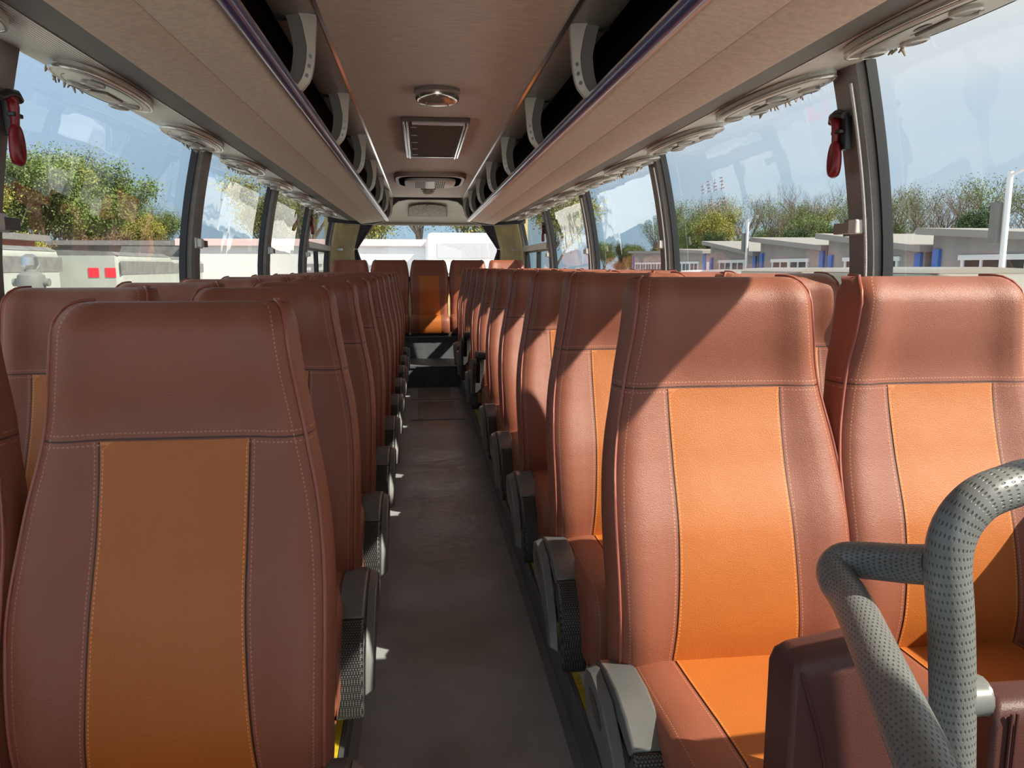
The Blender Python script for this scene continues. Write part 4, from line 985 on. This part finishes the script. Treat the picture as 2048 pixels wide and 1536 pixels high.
# low sheds behind the left vehicles
M_shed = mat('pale_shed_wall', (0.18, 0.18, 0.175), 0.8, noise=0.1, nscale=2)
M_roofg = mat('grey_flat_roof', (0.17, 0.17, 0.17), 0.8, noise=0.2)
M_brick = mat('red_brick_wall', (0.28, 0.10, 0.07), 0.85, noise=0.2, nscale=20)
def shed(x, y, w_, d, h, wall, lab, rz=0.0, ov=0.5):
    t = thing('shed', lab, 'building', (x, y, GZ), rz, 'low sheds on the left')
    b = MB(); b.bx(-w_/2, w_/2, -d/2, d/2, 0, h); b.build('wall', wall, t)
    b = MB(); b.bx(-w_/2-ov, w_/2+ov, -d/2-ov, d/2+ov, h, h+0.28); b.build('roof', M_roofg, t)
    k_ = 0
    for yy in [(-d/2+1.5+2.4*i) for i in range(int((d-2)/2.4))]:
        b = MB(); b.bx(w_/2-0.02, w_/2+0.04, yy, yy+1.3, 0.9, 2.2); f = b.build('window_frame', M_whitepl, t)
        b = MB(); b.bx(w_/2+0.03, w_/2+0.06, yy+0.1, yy+1.2, 1.0, 2.1); b.build('pane', M_dglass, f)
    return t
shed(-22, 34, 8, 10, 3.3, M_brick, 'brick shed with a grey flat roof behind the nearest white truck')
shed(-19, 58, 8, 16, 3.4, M_shed, 'grey shed with overhanging roof left of the second left pillar')
shed(-17, 96, 10, 40, 4.2, M_shed, 'long grey building with rows of windows far off on the left')

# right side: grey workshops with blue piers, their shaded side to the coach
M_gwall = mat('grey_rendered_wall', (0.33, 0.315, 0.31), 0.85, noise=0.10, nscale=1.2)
M_bluep = mat('blue_pier_paint', (0.05, 0.17, 0.52), 0.6)
M_whitef = mat('white_window_frame', (0.72, 0.74, 0.76), 0.5)
M_roofedge = mat('pale_roof_edge', (0.27, 0.26, 0.25), 0.7)
def workshop(x, y, d, h, lab, slope_=0.5, chars=0, lowgate=False):
    t = thing('workshop', lab, 'building', (x, y, GZ), 0, 'grey workshops on the right')
    W_ = 7.0
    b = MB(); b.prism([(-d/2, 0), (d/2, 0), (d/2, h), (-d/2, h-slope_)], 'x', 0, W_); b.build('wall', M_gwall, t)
    b = MB(); b.prism([(-d/2-0.4, h-slope_), (d/2+0.3, h+0.02), (d/2+0.3, h+0.26), (-d/2-0.4, h-slope_+0.22)], 'x', -0.5, W_+0.3); b.build('roof', M_roofedge, t)
    for yy in (-d/2+0.1, d/2-0.5):
        b = MB(); b.bx(-0.12, 0.05, yy, yy+0.34, 0, h-slope_-0.02); b.build('blue_pier', M_bluep, t)
    # shop front: white frames and dark panes
    n = max(2, int((d-2.4)/1.9)); y0_ = -(n*1.9)/2
    b = MB(); b.bx(-0.10, 0.02, y0_-0.12, y0_+n*1.9+0.12, 2.35, 2.52); b.build('lintel', M_whitef, t)
    for k in range(n):
        b = MB(); ya_ = y0_+k*1.9
        b.bx(-0.08, 0.02, ya_, ya_+0.14, 0.2, 2.35); b.bx(-0.08, 0.02, ya_+1.76, ya_+1.9, 0.2, 2.35); b.bx(-0.08, 0.02, ya_, ya_+1.9, 0.2, 0.32); b.bx(-0.08, 0.02, ya_+0.9, ya_+1.0, 0.3, 2.35)
        f = b.build('window_frame', M_whitef, t)
        b = MB(); b.bx(-0.03, 0.0, ya_+0.14, ya_+1.76, 0.32, 2.35); b.build('pane', M_dglass, f)
    if chars:
        b = MB()
        for k in range(3):
            for s_ in range(3): b.bx(-0.03, 0.0, -0.6+k*0.5, -0.3+k*0.5, 2.75+0.14*s_, 2.80+0.14*s_)
        b.build('wall_sign_strokes', M_vang, t)
    return t
workshop(18.0, 22.5, 7.0, 3.25, 'grey workshop nearest on the right, behind the beige car roofs', 0.5)
workshop(18.0, 29.8, 6.8, 3.35, 'grey workshop with blue piers seen just right of the nearest right pillar', 0.7, 1)
workshop(18.2, 37.2, 7.0, 3.45, 'grey workshop with white shop front left of the nearest right pillar', 0.6)
workshop(18.4, 45.0, 7.2, 3.50, 'grey workshop at the middle of the second right window', 0.8)
workshop(21.5, 62, 9, 3.4, 'far grey workshop near the second right pillar', 0.3)
workshop(22.5, 76, 12, 3.5, 'farthest grey workshop low against the trees on the right', 0.2)
# parked cars right
van(8.6, 12.2, 0.02, 4.9, 1.8, 2.12, M_vanbeige, M_vanbeige, 'pale beige van whose roof shows over the nearest right window seat')
van(9.3, 17.8, 0.03, 4.6, 1.8, 2.10, M_vanbeige, M_vanbeige, 'second pale beige van roof, right of the nearest right pillar')
van(11.0, 25.5, 0.05, 4.4, 1.8, 2.02, mat('silver_white_paint', (0.6, 0.62, 0.64), 0.3, coat=0.4), M_vanbeige, 'silver white van in front of the workshop with white shop front')
van(13.0, 35.0, -0.2, 4.5, 1.8, 1.95, mat('white_car_paint', (0.66, 0.68, 0.70), 0.3, coat=0.4), M_whitef, 'white van parked near the second right pillar')
van(14.0, 47.0, -0.1, 4.5, 1.8, 1.95, mat('dark_grey_car_paint', (0.08, 0.085, 0.09), 0.3, coat=0.4), M_black, 'dark grey van parked far along the right side')
# lamp and camera poles
for x, y, h, lab, box in ((17.2, 40.2, 4.6, 'white pole with a camera arm rising over the workshops', True), (14.0, 17.6, 4.4, 'white pole with a grey box at the right edge', False)):
    t = thing('pole', lab, 'pole', (x, y, GZ), 0, 'poles on the right')
    b = MB(); b.tube([(0, 0, 0), (0, 0, h)], 0.07, 10); b.build('shaft', M_whitef, t, smooth=60)
    b = MB(); b.tube([(0, 0, h-0.1), (0, -0.9, h+0.12)], 0.04, 8); b.build('arm', M_whitef, t, smooth=60)
    b = MB(); b.bx(-0.1, 0.1, -1.15, -0.85, h-0.02, h+0.16); b.build('camera_head', M_vang, t, bevel=0.02)
    b = MB(); b.bx(-0.16, 0.16, 0.1, 0.38, h-1.7, h-0.7); b.build('control_box', M_shed, t, bevel=0.02)

# behind the rear window: pale bus with a destination strip, white sign wall
M_brightw = mat('white_coach_paint', (0.78, 0.78, 0.78), 0.4)
t = thing('parked_bus', 'white bus parked behind the rear window, right half of the view', 'bus', (1.25, 19.0, GZ), 0)
b = MB(); b.bx(-1.2, 1.2, 0, 9, 0.35, 2.95); b.build('body', M_brightw, t, bevel=0.12)
b = MB(); b.bx(-0.95, 0.95, -0.02, 0.0, 2.35, 2.7); b.build('upper_window', mat('pale_tinted_glass', (0.42, 0.42, 0.46), 0.2), t)
for xx, z_ in ((-0.75, 1.2), (-0.2, 1.25), (0.55, 1.2)):
    b = MB(); b.bx(xx-0.14, xx+0.14, -0.03, 0.0, z_, z_+0.45); b.build('hatch_cover', mat('grey_violet_cover', (0.34, 0.33, 0.38), 0.4), t)
b = MB(); b.bx(-1.0, 1.0, -0.03, 0.0, 1.95, 1.99); b.bx(-0.95, 0.95, -0.03, 0.0, 1.72, 1.75); b.build('trim_lines', M_vang, t)
t = thing('sign_wall', 'long white wall with a faded row of characters behind the rear window', 'building', (-2.6, 24.0, GZ), 0)
b = MB(); b.bx(-4.5, 3.2, 0, 6, 0, 2.75); b.build('wall', M_brightw, t)
b = MB(); b.bx(-4.6, 3.3, -0.15, 6.1, 2.75, 2.95); b.build('roof', mat('pale_pink_roof', (0.75, 0.55, 0.55), 0.6), t)
cu = bpy.data.curves.new('lettering', 'FONT'); cu.body = '天 日 京 二 车'; cu.size = 0.62; cu.extrude = 0.01; cu.align_x = 'CENTER'
to = bpy.data.objects.new('lettering_tmp', cu); COL.objects.link(to)
dg = bpy.context.evaluated_depsgraph_get(); me_ = bpy.data.meshes.new_from_object(to.evaluated_get(dg)); bpy.data.objects.remove(to)
me_.materials.clear(); me_.materials.append(mat('faded_grey_letter', (0.30, 0.30, 0.33), 0.6))
lo_ = obj('lettering', me_, t); lo_.rotation_euler = (PI/2, 0, 0); lo_.location = (0.9, -0.03, 1.75)

# ------------------------------------------------------------------ trees
M_bark = mat('grey_brown_bark', (0.16, 0.13, 0.10), 0.9, noise=0.3, nscale=5)
def leafmat(name, c):
    m = mat(name, c, 0.7, noise=0.45, nscale=0.9); return m
M_leafg = leafmat('mid_green_leaves', (0.13, 0.19, 0.045)); M_leafd = leafmat('dark_green_leaves', (0.045, 0.095, 0.028)); M_leafy = leafmat('yellow_green_leaves', (0.27, 0.27, 0.05)); M_leafb = leafmat('brown_twiggy_leaves', (0.20, 0.13, 0.07))
def tree_mesh(h, spread, leaves, seed, leaf=0.16, base=0.25, depth=4):
    R = random.Random(seed); br = MB(); lf = MB(); tips = []
    def grow(p, d, ln, r, lev):
        n = 3; pts = [p]; q_ = Vector(p); dd = Vector(d)
        for i in range(n):
            dd = (dd+Vector((R.uniform(-.16, .16), R.uniform(-.16, .16), R.uniform(-.02, .12)))).normalized(); q_ = q_+dd*ln/n; pts.append(q_.copy())
            if lev >= 2: tips.append(q_.copy())
        br.tube(pts, [r*(1-0.45*i/n) for i in range(n+1)], 5 if lev < 2 else 3, caps=False)
        if lev >= depth: return
        kids = (5, 4, 3, 3, 2)[min(lev, 4)]
        for k in range(kids):
            t_ = R.uniform(0.35, 1.0) if lev else R.uniform(base+0.15, 1.0)
            i = min(n-1, int(t_*n)); a = Vector(pts[i]).lerp(Vector(pts[i+1]), t_*n-i if i < n else 1)
            an = R.uniform(0, 2*PI); out_d = Vector((math.cos(an), math.sin(an), R.uniform(0.3, 1.0)))*spread
            nd = (dd*0.8+out_d).normalized()
            grow(a, nd, ln*R.uniform(0.5, 0.72), r*0.5, lev+1)
    grow(Vector((0, 0, 0)), Vector((0, 0, 1)), h*0.55, h*0.018, 0)
    for tp in tips:
        for _ in range(leaves):
            c = tp+Vector((R.gauss(0, .35), R.gauss(0, .35), R.gauss(0, .3)))*(h/8)
            a = Vector((R.gauss(0, 1), R.gauss(0, 1), R.gauss(0, 1))).normalized(); b2 = a.cross(Vector((R.gauss(0, 1), R.gauss(0, 1), R.gauss(0, 1)))).normalized()
            s_ = leaf*R.uniform(.6, 1.3); lf.add([c-a*s_, c+b2*s_*0.6, c+a*s_, c-b2*s_*0.6], [(0, 1, 2, 3)])
    top_ = max([v[2] for v in lf.v] or [v[2] for v in br.v]); k_ = h/top_
    br.v = [(x*k_, y*k_, z*k_) for x, y, z in br.v]; lf.v = [(x*k_, y*k_, z*k_) for x, y, z in lf.v]
    return br, lf
def tree_proto(name, lm, *a, **k):
    t = thing(name, '', 'tree'); br, lf = tree_mesh(*a, **k); br.build('trunk', M_bark, t, smooth=60, recalc=False)
    if lf.f: lf.build('foliage', lm, t, recalc=False)
    return t
T = {
 'green': tree_proto('leafy_tree', M_leafg, 8.5, 0.85, 26, 11, leaf=0.075),
 'green2': tree_proto('leafy_tree', M_leafy, 8.0, 0.8, 24, 12, leaf=0.07),
 'sparse': tree_proto('sparse_tree', M_leafg, 9.0, 0.8, 6, 13, leaf=0.06, depth=4),
 'bare': tree_proto('bare_tree', M_leafb, 9.5, 0.8, 0, 14, depth=5),
 'bare2': tree_proto('bare_tree', M_leafb, 9.0, 1.0, 0, 15, depth=5),
 'dark': tree_proto('evergreen_tree', M_leafd, 8.0, 0.6, 36, 16, leaf=0.08),
 'bushg': tree_proto('bush', M_leafy, 4.0, 1.2, 40, 17, leaf=0.06, base=0.0, depth=3),
 'bushb': tree_proto('brown_bush', M_leafb, 3.8, 1.2, 34, 18, leaf=0.05, base=0.0, depth=3),
}
TU = {k: False for k in T}
DESC = {'green': 'mid green leafy tree', 'green2': 'yellow green leafy tree', 'sparse': 'tall tree with sparse new leaves', 'bare': 'bare branched tree', 'bare2': 'wide bare branched tree', 'dark': 'dark green dense tree', 'bushg': 'yellow green bush', 'bushb': 'brown dry bush'}
def put(kind, x, y, s, where, gr):
    o = T[kind] if not TU[kind] else copy_tree(T[kind]); TU[kind] = True
    o.location = (x, y, GZ); o.scale = (s, s, s); o.rotation_euler = (0, 0, random.uniform(0, 6.28))
    o['label'] = '%s in the tree line %s' % (DESC[kind], where); o['group'] = DESC[kind]+' '+gr; o['category'] = 'bush' if 'bush' in kind else 'tree'
R2 = random.Random(5)
# right line
wr = 'behind the right workshops'
seq = ['bare', 'dark', 'sparse', 'bare2', 'dark', 'bare', 'green', 'sparse', 'bare2', 'green', 'sparse', 'bare', 'green', 'green2', 'sparse', 'bare', 'green', 'green', 'sparse', 'dark', 'bare2', 'sparse']
for i, k in enumerate(seq):
    y = 30+3.6*i; put(k, 31+R2.uniform(-3, 3)+i*0.15, y, R2.uniform(0.92, 1.08)*(0.85 if k in ('dark', 'green') else 1.0)*min(1.1, 0.70+0.007*(y-34)), wr, 'on the right')
for i in range(20):
    put(('bushg', 'dark', 'bushb', 'green')[i % 4], 27+R2.uniform(-1, 1), 31+4.2*i, R2.uniform(0.9, 1.2)*(0.62 if i % 4 in (1, 3) else 1.0), 'low behind the right workshops', 'low on the right')
# left line
for i in range(14):
    y = 46+4.6*i; put(('bare', 'sparse', 'bare2', 'bare', 'sparse', 'green2')[i % 6], 37+R2.uniform(-2, 2), y, R2.uniform(0.95, 1.1)*min(1.15, 0.80+0.007*(y-40)), wr, 'on the right')
for i in range(12):
    put(('bare', 'bare2', 'dark', 'bare', 'sparse', 'bare2')[i % 6], 34+R2.uniform(-1.5, 1.5), 39+2.9*i, R2.uniform(0.92, 1.05)*min(1.0, 0.76+0.007*i*2.9)*(0.8 if i % 6 == 2 else 1), wr, 'on the right')
wl = 'behind the left trucks'
seq = ['green', 'green2', 'sparse', 'green', 'dark', 'green2', 'green', 'green', 'green2', 'sparse', 'green', 'bare', 'green2', 'dark', 'sparse', 'green', 'bare2']
for i, k in enumerate(seq):
    y = 36+3.7*i; put(k, -26-R2.uniform(0, 3)-i*0.1, y, R2.uniform(0.92, 1.08)*((1+0.010*(y-36)) if i < 11 else 1.0), wl, 'on the left')
for i in range(15):
    y = 41+3.9*i; put(('green', 'dark', 'green2', 'green', 'sparse')[i % 5], -31-R2.uniform(0, 2), y, R2.uniform(0.95, 1.1)*((1+0.010*(y-36)) if i < 10 else 1.0), wl, 'on the left')
for i in range(22):
    put('bushb' if 4 < i < 19 else 'bushg', -20.5+R2.uniform(-1.2, 1.2), 32+3.2*i, R2.uniform(0.95, 1.35), 'low behind the left trucks', 'low on the left')
# rear line
for i in range(7):
    put(('green2', 'sparse')[i % 2], -6.5+2.1*i, 34+R2.uniform(-1.5, 1.5), R2.uniform(0.8, 1.0), 'behind the rear window', 'at the rear')
